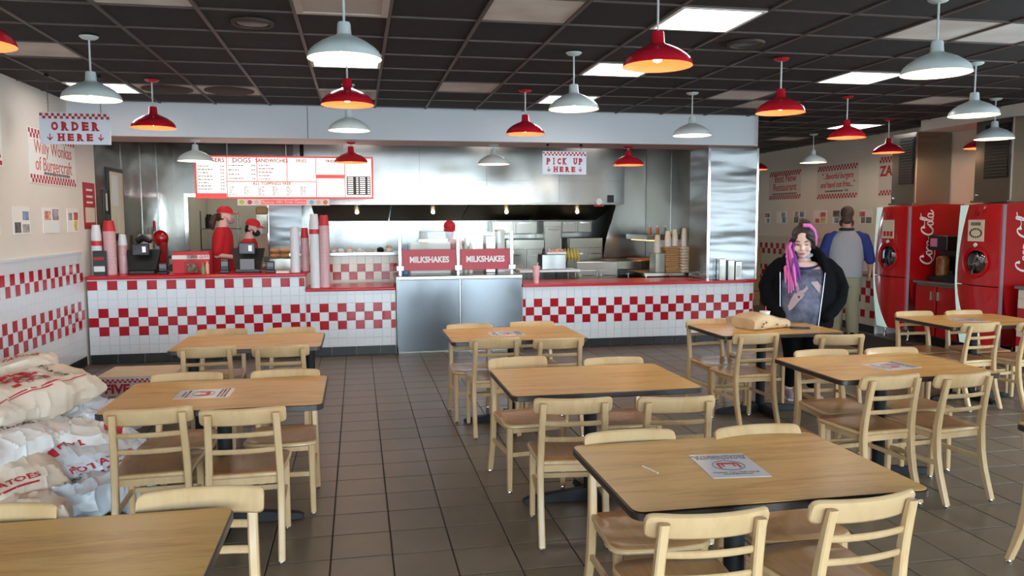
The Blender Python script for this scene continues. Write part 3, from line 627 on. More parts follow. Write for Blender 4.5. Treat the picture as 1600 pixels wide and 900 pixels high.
# ================================================================== tables and chairs
def make_chair():
    P = []
    seat = [(-0.150, -0.195), (0.150, -0.195), (0.178, -0.185), (0.185, -0.15), (0.205, 0.10), (0.208, 0.16), (0.195, 0.195), (0.16, 0.215), (0.08, 0.226), (0, 0.23), (-0.08, 0.226), (-0.16, 0.215), (-0.195, 0.195), (-0.208, 0.16), (-0.205, 0.10), (-0.185, -0.15), (-0.178, -0.185)]
    mb = MB(); sh = lambda q, k: (q[0]*(1-k), q[1]*(1-k)+0.01*k)
    rings = [[(*sh(q, 0.04), 0.420) for q in seat], [(*q, 0.427) for q in seat], [(*q, 0.439) for q in seat], [(*sh(q, 0.035), 0.446) for q in seat], [(*sh(q, 0.35), 0.440) for q in seat], [(*sh(q, 0.7), 0.436) for q in seat]]
    vs = [p for r in rings for p in r]; n = len(seat); fs = []; ms = []
    for i in range(5):
        for j in range(n): fs.append((i*n+j, i*n+(j+1) % n, (i+1)*n+(j+1) % n, (i+1)*n+j)); ms.append(0 if i < 3 else 1)
    fs.append(tuple(range(n))[::-1]); ms.append(0); fs.append(tuple(5*n+j for j in range(n))); ms.append(1)
    mb.v = vs; mb.f = fs; mb.m = ms
    P.append(('seat', mb.mesh('seat', ['blond_wood', 'seat_wood_shaded'], 50)))
    mb = MB().box(-0.165, 0.165, 0.160, 0.180, 0.385, 0.420).box(-0.17, -0.15, -0.17, 0.165, 0.385, 0.420).box(0.15, 0.17, -0.17, 0.165, 0.385, 0.42).box(-0.165, 0.165, -0.185, -0.165, 0.385, 0.42)
    P.append(('seat_rail', mb.mesh('seat_rail', 'blond_wood')))
    for s in (-1, 1):
        mb = MB().bar([(s*0.178, 0.176, 0.018), (s*0.176, 0.172, 0.25), (s*0.175, 0.170, 0.42)], [0.030, 0.034, 0.038], [0.030, 0.034, 0.038])
        P.append(('leg', mb.mesh('leg', 'blond_wood'), MB().lathe([(0.011, 0.0), (0.013, 0.006), (0.009, 0.012), (0.009, 0.02)], 8, (s*0.178, 0.176, 0)).mesh('glide', 'chrome')))
        ys = [(0.018, -0.285), (0.10, -0.255), (0.20, -0.222), (0.30, -0.202), (0.40, -0.194), (0.46, -0.194), (0.54, -0.203), (0.62, -0.217), (0.70, -0.234), (0.765, -0.250)]
        mb = MB().bar([(s*(0.172 if z < 0.4 else 0.172-0.012*(z-0.4)/0.37), y, z) for z, y in ys], [0.034]*10, [0.034, 0.040, 0.044, 0.046, 0.046, 0.044, 0.040, 0.036, 0.032, 0.026])
        P.append(('leg', mb.mesh('back_post', 'blond_wood'), MB().lathe([(0.011, 0.0), (0.013, 0.006), (0.009, 0.012), (0.009, 0.02)], 8, (s*0.172, -0.285, 0)).mesh('glide', 'chrome')))
    def crv(xh, z0, z1, y_end, y_mid, th, rake, name, rnd=0.0):
        mb = MB(); rings = []; N = 20 if rnd else 10
        for k in range(N+1):
            x = -xh*math.cos(PI*k/N) if rnd else -xh+2*xh*k/N; q = (x/xh)**2; y = y_mid+(y_end-y_mid)*q
            e = min(1.0, (xh-abs(x))/rnd) if rnd else 1.0; e = 0.62+0.38*math.sqrt(max(0.0, 1-(1-e)**2))
            zc = (z0+z1)/2; h = (z1-z0)/2*e; c = min(th*0.4, h*0.5)
            rings.append([(x, y-th/2+(-rake*(-h)), zc-h+c), (x, y-th/2+c-rake*(-h), zc-h), (x, y+th/2-c-rake*(-h), zc-h), (x, y+th/2-rake*(-h), zc-h+c), (x, y+th/2-rake*h, zc+h-c), (x, y+th/2-c-rake*h, zc+h), (x, y-th/2+c-rake*h, zc+h), (x, y-th/2-rake*h, zc+h-c)])
        return mb.loft(rings).mesh(name, 'blond_wood', 50)
    P.append(('top_rail', crv(0.207, 0.700, 0.790, -0.195, -0.238, 0.024, 0.22, 'top_rail', rnd=0.03)))
    P.append(('back_slat', crv(0.163, 0.640, 0.668, -0.218, -0.240, 0.014, 0.2, 'back_slat')))
    P.append(('back_slat', crv(0.166, 0.553, 0.581, -0.203, -0.222, 0.014, 0.2, 'back_slat')))
    P.append(('stretcher', MB().box(-0.162, 0.162, 0.166, 0.182, 0.235, 0.262).mesh('stretcher', 'blond_wood')))
    for s in (-1, 1): P.append(('stretcher', MB().bar([(0, -0.2, 0), (0, 0.165, 0)], 0.016, 0.026).xf(Matrix.Translation((s*0.174, 0, 0.0))).mesh('x', 'blond_wood') if False else MB().box(s*0.174-0.008, s*0.174+0.008, -0.20, 0.165, 0.235, 0.261).mesh('stretcher', 'blond_wood')))
    return P
CH = make_chair()
def chair(xr, yr, label, far=False, rz=0.0):
    """xr, yr: measured middle of the top rail"""
    a = rz+(PI if far else 0.0); off = Matrix.Rotation(a, 3, 'Z') @ Vector((0, -0.235, 0))
    t = thing('dining_chair', label, 'chair', (xr-off.x, yr-off.y, 0), a, 'blond wood dining chairs')
    for q in CH:
        o = link(q[0], q[1], t)
        if len(q) > 2: link('glide', q[2], o)
    return t
def make_table(two=False):
    P = []; w, d, zt = 1.12, 0.80, 0.75
    top = MB().prism(rrect(w-0.012, d-0.012, 0.040), zt-0.004, zt); P.append(('tabletop', top.mesh('tabletop', 'oak_laminate', 30)))
    e = rrect(w, d, 0.045); ei = rrect(w-0.014, d-0.014, 0.039)
    mb = MB().loft([[(x, y, zt-0.034) for x, y in ei], [(x, y, zt-0.030) for x, y in e], [(x, y, zt-0.005) for x, y in e], [(x, y, zt-0.0005) for x, y in ei]])
    P.append(('edge_band', mb.mesh('edge_band', 'dark_edge', 40)))
    for x0 in ((-0.45, 0.45) if two else (0.0,)):
        col = MB().tube([(x0, 0, 0.05), (x0, 0, zt-0.05)], 0.040, 16); P.append(('pedestal_column', col.mesh('pedestal_column', 'black_iron')))
        b = MB()
        for k in range(4):
            a = k*PI/2 if not two else PI/2+k*PI
            if two and k > 1: continue
            L = 0.42 if a % PI < 0.1 else 0.30
            rings = []
            for s, hw, h in ((0.0, 0.035, 0.075), (0.5, 0.036, 0.055), (0.92, 0.036, 0.034), (1.0, 0.022, 0.022)):
                c, n_ = (math.cos(a)*L*s+x0, math.sin(a)*L*s), (-math.sin(a), math.cos(a))
                rings.append([(c[0]-n_[0]*hw, c[1]-n_[1]*hw, 0.004), (c[0]+n_[0]*hw, c[1]+n_[1]*hw, 0.004), (c[0]+n_[0]*hw*0.7, c[1]+n_[1]*hw*0.7, h), (c[0]-n_[0]*hw*0.7, c[1]-n_[1]*hw*0.7, h)])
            b.loft(rings)
        P.append(('pedestal_base', b.mesh('pedestal_base', 'black_iron')))
        P.append(('mounting_plate', MB().box(x0-(0.09 if two else 0.2), x0+(0.09 if two else 0.2), -0.03, 0.03, zt-0.06, zt-0.034).box(x0-0.03, x0+0.03, -0.2, 0.2, zt-0.06, zt-0.034).mesh('mounting_plate', 'black_iron')))
    return P
TB = {False: make_table(), True: make_table(True)}
def table(x, y, label, two=False, rz=0.0):
    t = thing('dining_table', label, 'table', (x, y, 0), rz, 'oak laminate dining tables')
    for nm, me in TB[two]: link(nm, me, t)
    return t
table(1.435, 2.80, 'oak dining table with a taped notice, nearest the camera at centre right')
table(1.375, 4.57, 'bare oak dining table in the middle of the room, second from camera')
table(1.275, 6.55, 'oak dining table nearest the milkshake station')
table(-0.757, 4.60, 'oak dining table with a notice beside the pile of potato sacks')
table(-0.85, 6.57, 'oak dining table nearest the order counter on the left', True)
table(-0.985, 2.335, 'oak dining table cut off by the bottom left corner')
table(3.50, 6.40, 'oak dining table with a paper bag and cup where the woman stands')
table(3.37, 4.58, 'oak dining table with a notice in front of the woman')
table(5.71, 6.46, 'oak dining table closest to the red drink machines')
table(3.585, 2.75, 'oak dining table barely in view at the right picture edge')
K = 1.034    # rail pixels were unprojected at 0.82 m; the rail top is at 0.79 m
for (x, y, far, rz, lb) in [
    (1.045, 2.188, 0, -0.04, 'front left chair at the nearest table, back to the camera'), (1.606, 2.215, 0, 0.10, 'front right chair at the nearest table, back to the camera'),
    (1.108, 3.14, 1, 0.0, 'chair facing the camera at the far left side of the nearest table'), (1.673, 3.107, 1, 0.03, 'chair facing the camera at the far right side of the nearest table'),
    (1.049, 3.77, 0, -0.12, 'chair with back to camera at left of the bare middle table'), (1.571, 3.689, 0, -0.10, 'chair with back to camera at right of the bare middle table'),
    (0.998, 5.0, 1, 0.12, 'chair facing the camera at far left of the bare middle table'), (1.607, 4.863, 1, 0.0, 'chair facing the camera at far right of the bare middle table'),
    (1.015, 5.853, 0, -0.03, 'left near chair of the table by the milkshake station'), (1.488, 5.747, 0, 0.03, 'right near chair of the table by the milkshake station'),
    (0.929, 6.72, 1, 0.02, 'left far chair of the table by the milkshake station'), (1.487, 6.756, 1, 0.0, 'right far chair of the table by the milkshake station'),
    (-1.004, 3.985, 0, 0.05, 'chair with back to camera next to the sacks, left of its pair'), (-0.558, 3.89, 0, 0.03, 'chair with back to camera by the aisle at the table beside the sacks'),
    (-0.999, 4.895, 1, 0.0, 'far left chair facing camera at the table beside the sacks'), (-0.438, 4.876, 1, -0.02, 'far right chair facing camera by the aisle at the table beside the sacks'),
    (-1.078, 5.909, 0, 0.04, 'left near chair at the table by the order counter'), (-0.559, 5.824, 0, 0.02, 'right near chair at the table by the order counter'),
    (-1.113, 6.85, 1, 0.0, 'left far chair against the order counter tiles'), (-0.563, 6.82, 1, 0.0, 'right far chair against the order counter tiles'),
    (-0.527, 2.74, 1, 0.0, 'chair facing camera at the table in the bottom left corner'), (-1.151, 2.70, 1, 0.0, 'chair cut off by the left edge at the bottom left table'),
    (3.058, 5.639, 0, 0.06, 'chair in front of the paper bag at the woman\'s table'), (3.653, 5.45, 0, -0.12, 'chair with back to camera in front of the woman, right of the bag table'),
    (3.03, 6.56, 1, 0.10, 'chair facing camera left of the paper bag at the woman\'s table'), (3.50, 6.72, 1, 0.0, 'chair mostly hidden behind the paper bag'),
    (2.995, 3.955, 0, 0.09, 'near left chair of the noticed table in front of the woman'), (3.44, 3.917, 0, 0.12, 'near right chair of the noticed table in front of the woman'),
    (3.08, 4.852, 1, 0.0, 'far left chair of the noticed table in front of the woman'), (3.60, 4.83, 1, 0.0, 'far right chair of the noticed table in front of the woman'),
    (5.249, 5.816, 0, 0.10, 'near left chair at the table by the drink machines'), (5.74, 5.748, 0, 0.08, 'near chair cut off by the right edge at the drink machine table'),
    (5.234, 6.70, 1, 0.0, 'far left chair in front of the drink machines'), (5.746, 6.66, 1, 0.0, 'far right chair in front of the drink machines'),
    (3.22, 3.12, 1, 0.06, 'chair of which only a leg shows at the lower right edge')]:
    chair(x*K, y*K, lb, bool(far), rz)
# notices lying on tables
mat('laminated_paper', rgb(224, 220, 226), 0.2)
def notice(P4, label):
    """P4 corners: far left, far right, near right, near left"""
    cx = sum(p[0] for p in P4)/4; cy = sum(p[1] for p in P4)/4
    ux = Vector(((P4[1][0]-P4[0][0]+P4[2][0]-P4[3][0])/2, (P4[1][1]-P4[0][1]+P4[2][1]-P4[3][1])/2, 0)); w, h = 0.228, 0.292; a = math.atan2(ux.y, ux.x)
    t = thing('table_notice', label, 'paper', (cx, cy, 0.7505), a)
    part('sheet', MB().box(-w/2, w/2, -h/2, h/2, 0, 0.0012), 'laminated_paper', t)
    for i, (s, z) in enumerate((('DUE TO SOCIAL DISTANCING', 0.118), ('REQUIREMENTS, THIS TABLE', 0.1), ('IS NOT AVAILABLE FOR USE', 0.082))): letter(s, (0, z, 0.0014), t, 'top', inv=False, size=0.0165, ext=0.0002, mat_='print_dark', bold=0.0004)
    letter('THANK YOU FOR YOUR', (0, -0.088, 0.0014), t, 'top', inv=False, size=0.0165, ext=0.0002, mat_='print_dark', bold=0.0004)
    letter('COOPERATION', (0, -0.108, 0.0014), t, 'top', inv=False, size=0.0165, ext=0.0002, mat_='print_dark', bold=0.0004)
    mb = MB(); n = 28; a0 = [(0.062*math.cos(2*PI*k/n), 0.0+0.058*math.sin(2*PI*k/n)) for k in range(n+1)]
    mb.tube([(p[0], p[1]-0.005, 0.0016) for p in a0], 0.0013, 4)
    part('circle_mark', mb, 'print_dark', t)
    part('table_icon', MB().add([(-0.05, 0.008, 0.0018), (0.05, 0.008, 0.0018), (0.036, 0.03, 0.0018), (-0.036, 0.03, 0.0018)], [(0, 1, 2, 3)]).box(-0.044, -0.034, -0.035, 0.008, 0.0012, 0.0018).box(0.034, 0.044, -0.035, 0.008, 0.0012, 0.0018).box(-0.026, -0.019, -0.02, 0.008, 0.0012, 0.0018).box(0.019, 0.026, -0.02, 0.008, 0.0012, 0.0018), 'print_red', t)
notice([(1.318, 2.969), (1.545, 2.949), (1.498, 2.642), (1.267, 2.668)], 'laminated notice with a red table icon on the nearest table')
notice([(-1.0, 4.5), (-0.74, 4.48), (-0.74, 4.70), (-1.0, 4.72)][::-1] if False else [(-0.97, 4.72), (-0.97, 4.48), (-0.74, 4.48), (-0.74, 4.72)], 'laminated notice on the table beside the potato sacks')
notice([(1.12, 6.66), (1.12, 6.42), (1.32, 6.42), (1.32, 6.66)], 'laminated notice on the table near the milkshake station')
notice([(3.26, 4.64), (3.30, 4.40), (3.55, 4.43), (3.50, 4.67)], 'laminated notice on the table in front of the woman')
notice([(5.52, 6.56), (5.50, 6.35), (5.76, 6.37), (5.79, 6.57)], 'laminated notice on the table by the drink machines')
# a thin white scratch-like straw wrapper left on the nearest table
solo('straw_wrapper', MB().tube([(0, 0.05, 0.003), (0.008, 0.0, 0.003), (0.012, -0.05, 0.003)], 0.0025, 5), 'white_paper', 'thin white paper strip lying left of the notice on the nearest table', 'wrapper', (1.08, 2.81, 0.7505), 0.15)
# ================================================================== drink machines and the right-hand wall
mat('machine_red', rgb(186, 14, 20), 0.25, coat=0.5); mat('machine_red2', rgb(168, 12, 18), 0.3)
mat('led_white', rgb(215, 240, 230), 0.4, emit=rgb(200, 235, 225), es=0.25)
mat('dome_dark', (0.25, 0.26, 0.28), 0.12, 1.0)
def catmull(P, n=8):
    out = []; P = [Vector((*p, 0)) for p in P]
    for i in range(len(P)-1):
        a, b, c, d = P[max(i-1, 0)], P[i], P[i+1], P[min(i+2, len(P)-1)]
        for k in range(n):
            t = k/n; out.append(0.5*((2*b)+(c-a)*t+(2*a-5*b+4*c-d)*t*t+(3*b-a-3*c+d)*t**3))
    out.append(P[-1]); return out
def ell(cx, cy, rx, ry, a0=0.6, n=12): return [(cx+rx*math.cos(a0+2*PI*k/n), cy+ry*math.sin(a0+2*PI*k/n)) for k in range(n+1)]
def script_strokes():
    S = []
    def C(ox): return [(ox+.62, .66), (ox+.50, .60), (ox+.52, .76), (ox+.40, .84), (ox+.20, .70), (ox+.06, .38), (ox+.10, .10), (ox+.28, -.02), (ox+.48, .08), (ox+.62, .28)]
    S.append((C(0), .085)); S.append(([(.16, .06), (.34, -.14), (.75, -.22), (1.2, -.14), (1.62, -.02)], .05))
    S.append((ell(.76, .19, .12, .21), .075)); S.append(([(1.18, .34), (1.08, .40), (.98, .30), (.94, .14), (1.02, 0), (1.14, .05), (1.24, .2)], .08))
    S.append((ell(1.36, .19, .12, .21), .075)); S.append(([(1.50, .40), (1.47, .12), (1.53, 0), (1.62, .08)], .07)); S.append(([(1.60, .26), (1.82, .30)], .06))
    S.append((C(1.86), .09)); S.append(([(2.30, .84), (2.55, .62), (2.85, .66), (3.05, .86), (3.28, .92)], .05))
    S.append((ell(2.64, .19, .12, .21), .075)); S.append(([(2.80, .20), (2.98, .62), (3.02, .90), (2.92, .92), (2.84, .5), (2.84, .12), (2.92, 0), (3.02, .1)], .065))
    S.append((ell(3.14, .19, .12, .21), .075)); S.append(([(3.28, .40), (3.25, .12), (3.31, 0), (3.42, .1), (3.5, .22)], .07))
    return S
def script_mesh(scale):
    """flowing script lettering in the x-y plane, centred; ribbons thick on the down-strokes"""
    mb = MB()
    for pts, w in script_strokes():
        c = catmull(pts); L = []; R = []
        for i, p in enumerate(c):
            t = (c[min(i+1, len(c)-1)]-c[max(i-1, 0)]).normalized(); nrm = Vector((-t.y, t.x, 0))
            e = min(1, (i+1)/4, (len(c)-i)/4); hw = w*(0.32+0.55*abs(t.y))*e*0.62+0.008
            L.append(p+nrm*hw); R.append(p-nrm*hw)
        rings = [[((q.x-1.75)*scale, (q.y-0.35)*scale, 0.0) for q in (a, b)]+[((q.x-1.75)*scale, (q.y-0.35)*scale, 0.003) for q in (b, a)] for a, b in zip(L, R)]
        mb.loft(rings)
    return mb.mesh('script_lettering', 'white_print', 0)
SCRIPT = script_mesh(0.215)
def machine(y0, y1, label, flyer):
    XF, XB = 7.40, 8.30; W = y1-y0; z0, z1 = 0.15, 1.87
    t = thing('drink_machine', label, 'drink machine', ((XF+XB)/2, (y0+y1)/2, 0))
    Y = lambda u: y1-u*W/0.66
    side = [(XF+0.34, z0), (XB, z0), (XB, z1+0.03), (XF+0.45, z1+0.04), (XF+0.06, z1), (XF+0.06, 0.95), (XF+0.12, 0.6)]
    part('machine_body', MB().loft([[(x, y0, z) for x, z in side], [(x, y1, z) for x, z in side]]), 'machine_red2', t, True)
    # bowed front: red door bounded on the far side by the white curve
    zs_ = [z0+0.02+(z1-z0-0.02)*k/14 for k in range(15)]
    def redl(z): 
        q = (z-0.95); return 0.005+(0.19*(q/0.92)**2 if q > 0 else 0.40*(-q/0.80)**1.7)
    def bandl(z):
        q = (z-0.95); return -0.02+(0.05*(q/0.92)**2 if q > 0 else 0.16*(-q/0.80)**1.7)
    def bow(u): return XF-0.045*math.sin(PI*min(max(u/0.66, 0), 1))
    def sheet(fa, fb, za, n, mi, mb, lift):
        fr = []; 
        for z in za: fr.append([fa(z)+(fb(z)-fa(z))*k/n for k in range(n+1)])
        for s in range(len(za)-1):
            for k in range(n):
                q = [(fr[s][k], za[s]), (fr[s][k+1], za[s]), (fr[s+1][k+1], za[s+1]), (fr[s+1][k], za[s+1])]
                f_ = [(bow(u)-lift, Y(u), z) for u, z in q]; b_ = [(XF+0.07, Y(u), z) for u, z in q]
                mb.add(f_+b_, [(0, 1, 2, 3), (7, 6, 5, 4), (0, 4, 5, 1), (1, 5, 6, 2), (2, 6, 7, 3), (3, 7, 4, 0)], mi)
        return mb
    zsplit = 0.90
    part('upper_door', sheet(redl, lambda z: 0.655, [zsplit+(z1-zsplit)*k/8 for k in range(9)], 8, 0, MB(), 0.0), 'machine_red', t, True, smooth=60)
    part('lower_door', sheet(redl, lambda z: 0.655, [z0+0.02+(zsplit-0.012-z0-0.02)*k/8 for k in range(9)], 8, 0, MB(), 0.0), 'machine_red', t, True, smooth=60)
    part('white_curve', sheet(bandl, redl, zs_, 3, 0, MB(), 0.006), 'led_white', t, True, smooth=60)
    part('trim_strip', MB().box(XF+0.02, XF+0.06, y0-0.012, y0+0.01, z0+0.02, z1), [mat('strip_grey', rgb(150, 130, 140), 0.3)], t, True)
    u = 0.34; cy, cz = Y(u), 1.18
    d = part('dispenser_dome', MB().lathe([(0.002, 0.0), (0.09, 0.012), (0.15, 0.035), (0.178, 0.075), (0.184, 0.1)], 24).xf(Matrix.Translation((XF-0.075, cy, cz)) @ Matrix.Rotation(PI/2, 4, 'Y')), 'dome_dark', t, True)
    rm = [(0.0, 0.19*math.cos(2*PI*k/28), 0.19*math.sin(2*PI*k/28)) for k in range(29)]
    sub('dome_ring', MB().tube([(XF-0.045, cy+p[1], cz+p[2]) for p in rm], 0.012, 6), 'machine_red', d)
    sub('nozzle', MB().box(XF-0.09, XF-0.06, cy-0.03, cy+0.03, cz-0.1, cz-0.03, ch=0.006).tube([(XF-0.085, cy, cz-0.1), (XF-0.085, cy, cz-0.15)], 0.015, 8), 'black_plastic', d)
    f = part('flyer', MB().box(XF-0.053, XF-0.046, cy-0.125, cy+0.125, 1.43, 1.69), 'cream_paper', t, True); f['label'] = 'cream paper flyer with round pictures'
    mb = MB(); rr_ = random.Random(len(label))
    if flyer == 0:
        for k in range(3): mb.box(XF-0.056, XF-0.053, cy-0.10+k*0.07, cy-0.05+k*0.07, 1.46, 1.53)
    else:
        for k in range(16):
            a = 2*PI*k/16; mb.box(XF-0.056, XF-0.053, cy+0.09*math.cos(a)-0.011, cy+0.09*math.cos(a)+0.011, 1.53+0.05*math.sin(a)-0.011, 1.53+0.05*math.sin(a)+0.011)
        for k in range(6): mb.box(XF-0.056, XF-0.053, cy-0.07+k*0.026, cy-0.054+k*0.026, 1.62, 1.66)
    sub('flyer_print', mb, 'print_red' if flyer == 0 else 'print_dark', f, 0)['kind'] = 'stuff'
    part('round_badge', MB().tube([(XF-0.056, cy, 1.385), (XF-0.045, cy, 1.385)], 0.026, 16), 'white_print', t, True)
    part('display_mark', MB().tube([(XF-0.054, cy-0.01, 1.765), (XF-0.045, cy-0.01, 1.765)], 0.03, 14), 'machine_red2', t, True)
    o = link('script_lettering', SCRIPT, t, world_inv(t)); o.matrix_basis = Matrix.Translation((7.73, y0-0.001, 1.45)) @ FR['front'] @ Matrix.Rotation(PI/2, 4, 'Z')
    for x in (XF+0.15, XB-0.1):
        for y in (y0+0.08, y1-0.08): part('leg', MB().lathe([(0.03, 0), (0.018, 0.02), (0.018, 0.16)], 10, (x, y, 0)), 'chrome', t, True)
machine(9.64, 10.30, 'red drink machine farther from the camera beside the man', 0)
machine(8.02, 8.68, 'red drink machine nearest the right picture edge', 1)
# cabinet between the two machines
t = thing('base_cabinet', 'dark red two-door cabinet with steel top between the drink machines', 'cabinet', (7.9, 9.16, 0))
part('cabinet_body', MB().box(7.53, 8.30, 8.74, 9.58, 0.12, 0.83), 'steel_dark', t, True); part('cabinet_top', MB().box(7.49, 8.31, 8.72, 9.60, 0.83, 0.87, ch=0.006), 'steel', t, True)
part('toe_kick', MB().box(7.60, 8.30, 8.76, 9.56, 0, 0.12), 'black_plastic', t, True)
for a, b, h in ((8.77, 9.14, 9.10), (9.17, 9.55, 9.22)):
    d = part('door', MB().box(7.505, 7.53, a, b, 0.14, 0.80, ch=0.006), 'machine_red2', t, True)
    sub('handle', MB().box(7.475, 7.505, h-0.018, h+0.018, 0.62, 0.74, ch=0.006), 'chrome', d)
t = thing('tea_brewer', 'black drink brewer on the cabinet between the drink machines', 'brewer', (7.85, 9.32, 0.87))
part('brewer_body', MB().box(7.66, 8.0, 9.17, 9.50, 0.87, 0.93).box(7.82, 8.0, 9.17, 9.50, 0.93, 1.3).box(7.64, 8.0, 9.16, 9.51, 1.28, 1.48, ch=0.01), 'black_plastic', t, True)
part('display', MB().box(7.632, 7.64, 9.34, 9.46, 1.33, 1.44), [mat('display_glow', rgb(120, 70, 90), 0.3, emit=rgb(150, 90, 110), es=0.3)], t, True)
part('tea_urn', MB().lathe([(0.07, 0), (0.085, 0.02), (0.085, 0.24), (0.06, 0.27)], 14, (7.73, 9.33, 0.935)), [mat('urn_yellow', rgb(150, 120, 50), 0.4, color2=rgb(120, 40, 30), vscale=9)], t, True)
solo('drink_caddy', MB().box(-0.06, 0.06, -0.12, 0.12, 0, 0.10).box(-0.05, 0.05, -0.10, -0.03, 0.10, 0.17).box(-0.05, 0.05, 0.0, 0.08, 0.10, 0.15), 'black_plastic', 'low black condiment caddy beside the drink brewer', 'caddy', (7.66, 9.0, 0.87))
# tiled stub cabinets beside the machines
for y0, y1, zt_, lb in ((6.4, 7.84, 0.93, 'white and red tiled stub counter at the right picture edge'), (10.42, 11.2, 0.88, 'white and red tiled stub counter left of the far drink machine')):
    t = thing('tiled_stub_counter', lb, 'counter', (7.9, (y0+y1)/2, 0))
    part('counter_body', MB().box(7.52, 8.31, y0, y1, 0, zt_-0.04), 'tile_grout', t, True); part('counter_top', MB().box(7.47, 8.31, y0, y1+0.02, zt_-0.04, zt_, ch=0.006), 'steel_dark', t, True)
    tile_face(t, (lambda s, y1=y1: (7.516, y1-s, -PI/2), y1-y0), 0.114, zt_-0.05, {1: 0, 3: 1, 4: 0, 5: 1}, white='cream_tile')
solo('floor_mat', MB().prism(rrect(0.85, 2.1, 0.03), 0, 0.008), [mat('mat_black', rgb(24, 22, 22), 0.9)], 'flat black floor mat in front of the drink machines', 'mat', (6.92, 9.55, 0.0))
# stainless chases above the machines
for k, (y0, y1, zt_, lb) in enumerate(((9.96, 10.46, 2.92, 'stainless chase with a louvre above the farther drink machine'), (8.29, 8.86, 2.92, 'stainless chase with a louvre above the nearer drink machine'))):
    t = thing('steel_chase', lb, 'duct', (8.0, (y0+y1)/2, 1.93))
    part('chase_body', MB().box(7.75, 8.31, y0, y1, 1.93, zt_), 'steel_dark', t, True)
    part('corner_trim', MB().box(7.74, 7.765, y0-0.012, y0+0.01, 1.93, zt_), 'chrome', t, True)
    part('chase_foot', MB().box(7.72, 8.31, y0, y1+0.02, 1.905, 1.93), 'steel', t, True)
    l = part('louvre_frame', MB().box(7.738, 7.75, y0+0.03, y1-0.16, 2.20, 2.86), 'black_plastic', t, True)
    mb = MB()
    for i in range(16): z = 2.225+i*0.039; mb.box(7.726, 7.738, y0+0.045, y1-0.175, z, z+0.016)
    sub('louvre_slats', mb, [mat('louvre_brown', rgb(60, 52, 42), 0.5)], l, 0)['kind'] = 'stuff'
    part('screw_cap', MB().ball((7.745, y1-0.05, 2.0), 0.018), 'chrome', t, True)
# posters and photos on the walls
mat('poster_cream', rgb(244, 240, 232), 0.5); mat('print_faded', rgb(206, 104, 96), 0.6); mat('poster_plain', rgb(214, 204, 192), 0.65)
def slants(par, x, ya, yb, z0, z1, n, s, m='print_red'):
    mb = MB(); dy = (yb-ya)/n
    for k in range(n):
        y = ya+dy*k; zc = (z0+z1)/2; xa, xb = sorted((x, x+s*0.002))
        mb.box(xa, xb, y, y+dy*0.5, zc, z1); mb.box(xa, xb, y+dy*0.5, y+dy, z0, zc)
    part('check_border', mb, m, par, True, 0)
def wall_poster(wall, y0, y1, z0, z1, label, texts, board='poster_plain', border=14):
    s = 1 if wall == 'L' else -1; x = WL if wall == 'L' else WR; face = 'right' if wall == 'L' else 'left'
    t = thing('wall_poster', label, 'poster', (x, (y0+y1)/2, z0)); xa, xb = sorted((x+s*0.001, x+s*0.006))
    part('poster_sheet', MB().box(xa, xb, y0, y1, z0, z1), board, t, True); xf = x+s*0.006
    if border:
        slants(t, xf, y0+0.02, y1-0.02, z1-0.10, z1-0.01, border, s); slants(t, xf, y0+0.02, y1-0.02, z0+0.01, z0+0.09, border, s)
    for (txt, yc, zc, sz, bold, m, sx, sh) in texts: letter(txt, (xf+s*0.001, yc, zc), t, face, size=sz, bold=bold, mat_=m, sx=sx, shear=sh)
    return t
wall_poster('L', 8.72, 10.05, 2.10, 2.66, 'cream poster with red lettering behind the ORDER HERE sign', [('Willy Wonkas', 9.40, 2.47, 0.20, 0.0, 'print_faded', 0.92, 0), ('of Burgercraft', 9.40, 2.30, 0.20, 0.0, 'print_faded', 0.92, 0)], 'poster_cream', 16)
wall_poster('L', 6.6, 8.12, 2.22, 2.80, 'cream poster with red lettering cut off by the left picture edge', [('R', 8.0, 2.40, 0.30, 0.01, 'print_red', 0.8, 0), ('er', 7.98, 2.60, 0.14, 0.003, 'print_red', 0.8, 0)], 'poster_cream', 16)
t = wall_poster('L', 10.27, 10.70, 1.62, 2.18, 'narrow red poster at the kitchen corner of the left wall', [], 'sign_red', 0)
part('note_card', MB().box(WL+0.006, WL+0.008, 10.32, 10.66, 1.70, 1.88), 'cream_paper', t, True)
for z in (2.08, 2.0, 1.93): part('print_line', MB().box(WL+0.006, WL+0.008, 10.38, 10.60, z, z+0.025), 'poster_cream', t, True)
wall_poster('R', 13.85, 15.05, 2.09, 2.66, 'Best New Restaurant wall sign between checked borders', [('Best New', 14.43, 2.50, 0.21, 0.001, 'print_red', 0.95, 0), ('Restaurant', 14.45, 2.33, 0.21, 0.001, 'print_red', 0.95, 0)])
wall_poster('R', 12.10, 13.32, 2.06, 2.66, 'flavorful burgers wall sign with italic red lettering', [('"...flavorful burgers', 12.70, 2.46, 0.145, 0.002, 'print_red', 0.85, 0.2), ('and hand cut fries..."', 12.70, 2.31, 0.145, 0.002, 'print_red', 0.85, 0.2), ('2008', 12.42, 2.20, 0.055, 0, 'print_dark', 1, 0)])
wall_poster('R', 10.5, 11.56, 2.07, 2.70, 'ZAGAT wall sign half hidden by the steel chase', [('ZAGAT', 11.16, 2.46, 0.22, 0.008, 'print_red', 1.0, 0)])
def small_print(t, x, s, y0, y1, z, h, m):
    mb = MB(); r_ = random.Random(int(y0*100)); y = y0; xa, xb = sorted((x+s*0.006, x+s*0.008))
    while y < y1: l = r_.uniform(0.03, 0.08); mb.box(xa, xb, y, min(y+l, y1), z, z+h); y += l+0.015
    part('small_print', mb, m, t, True, 0)['kind'] = 'stuff'
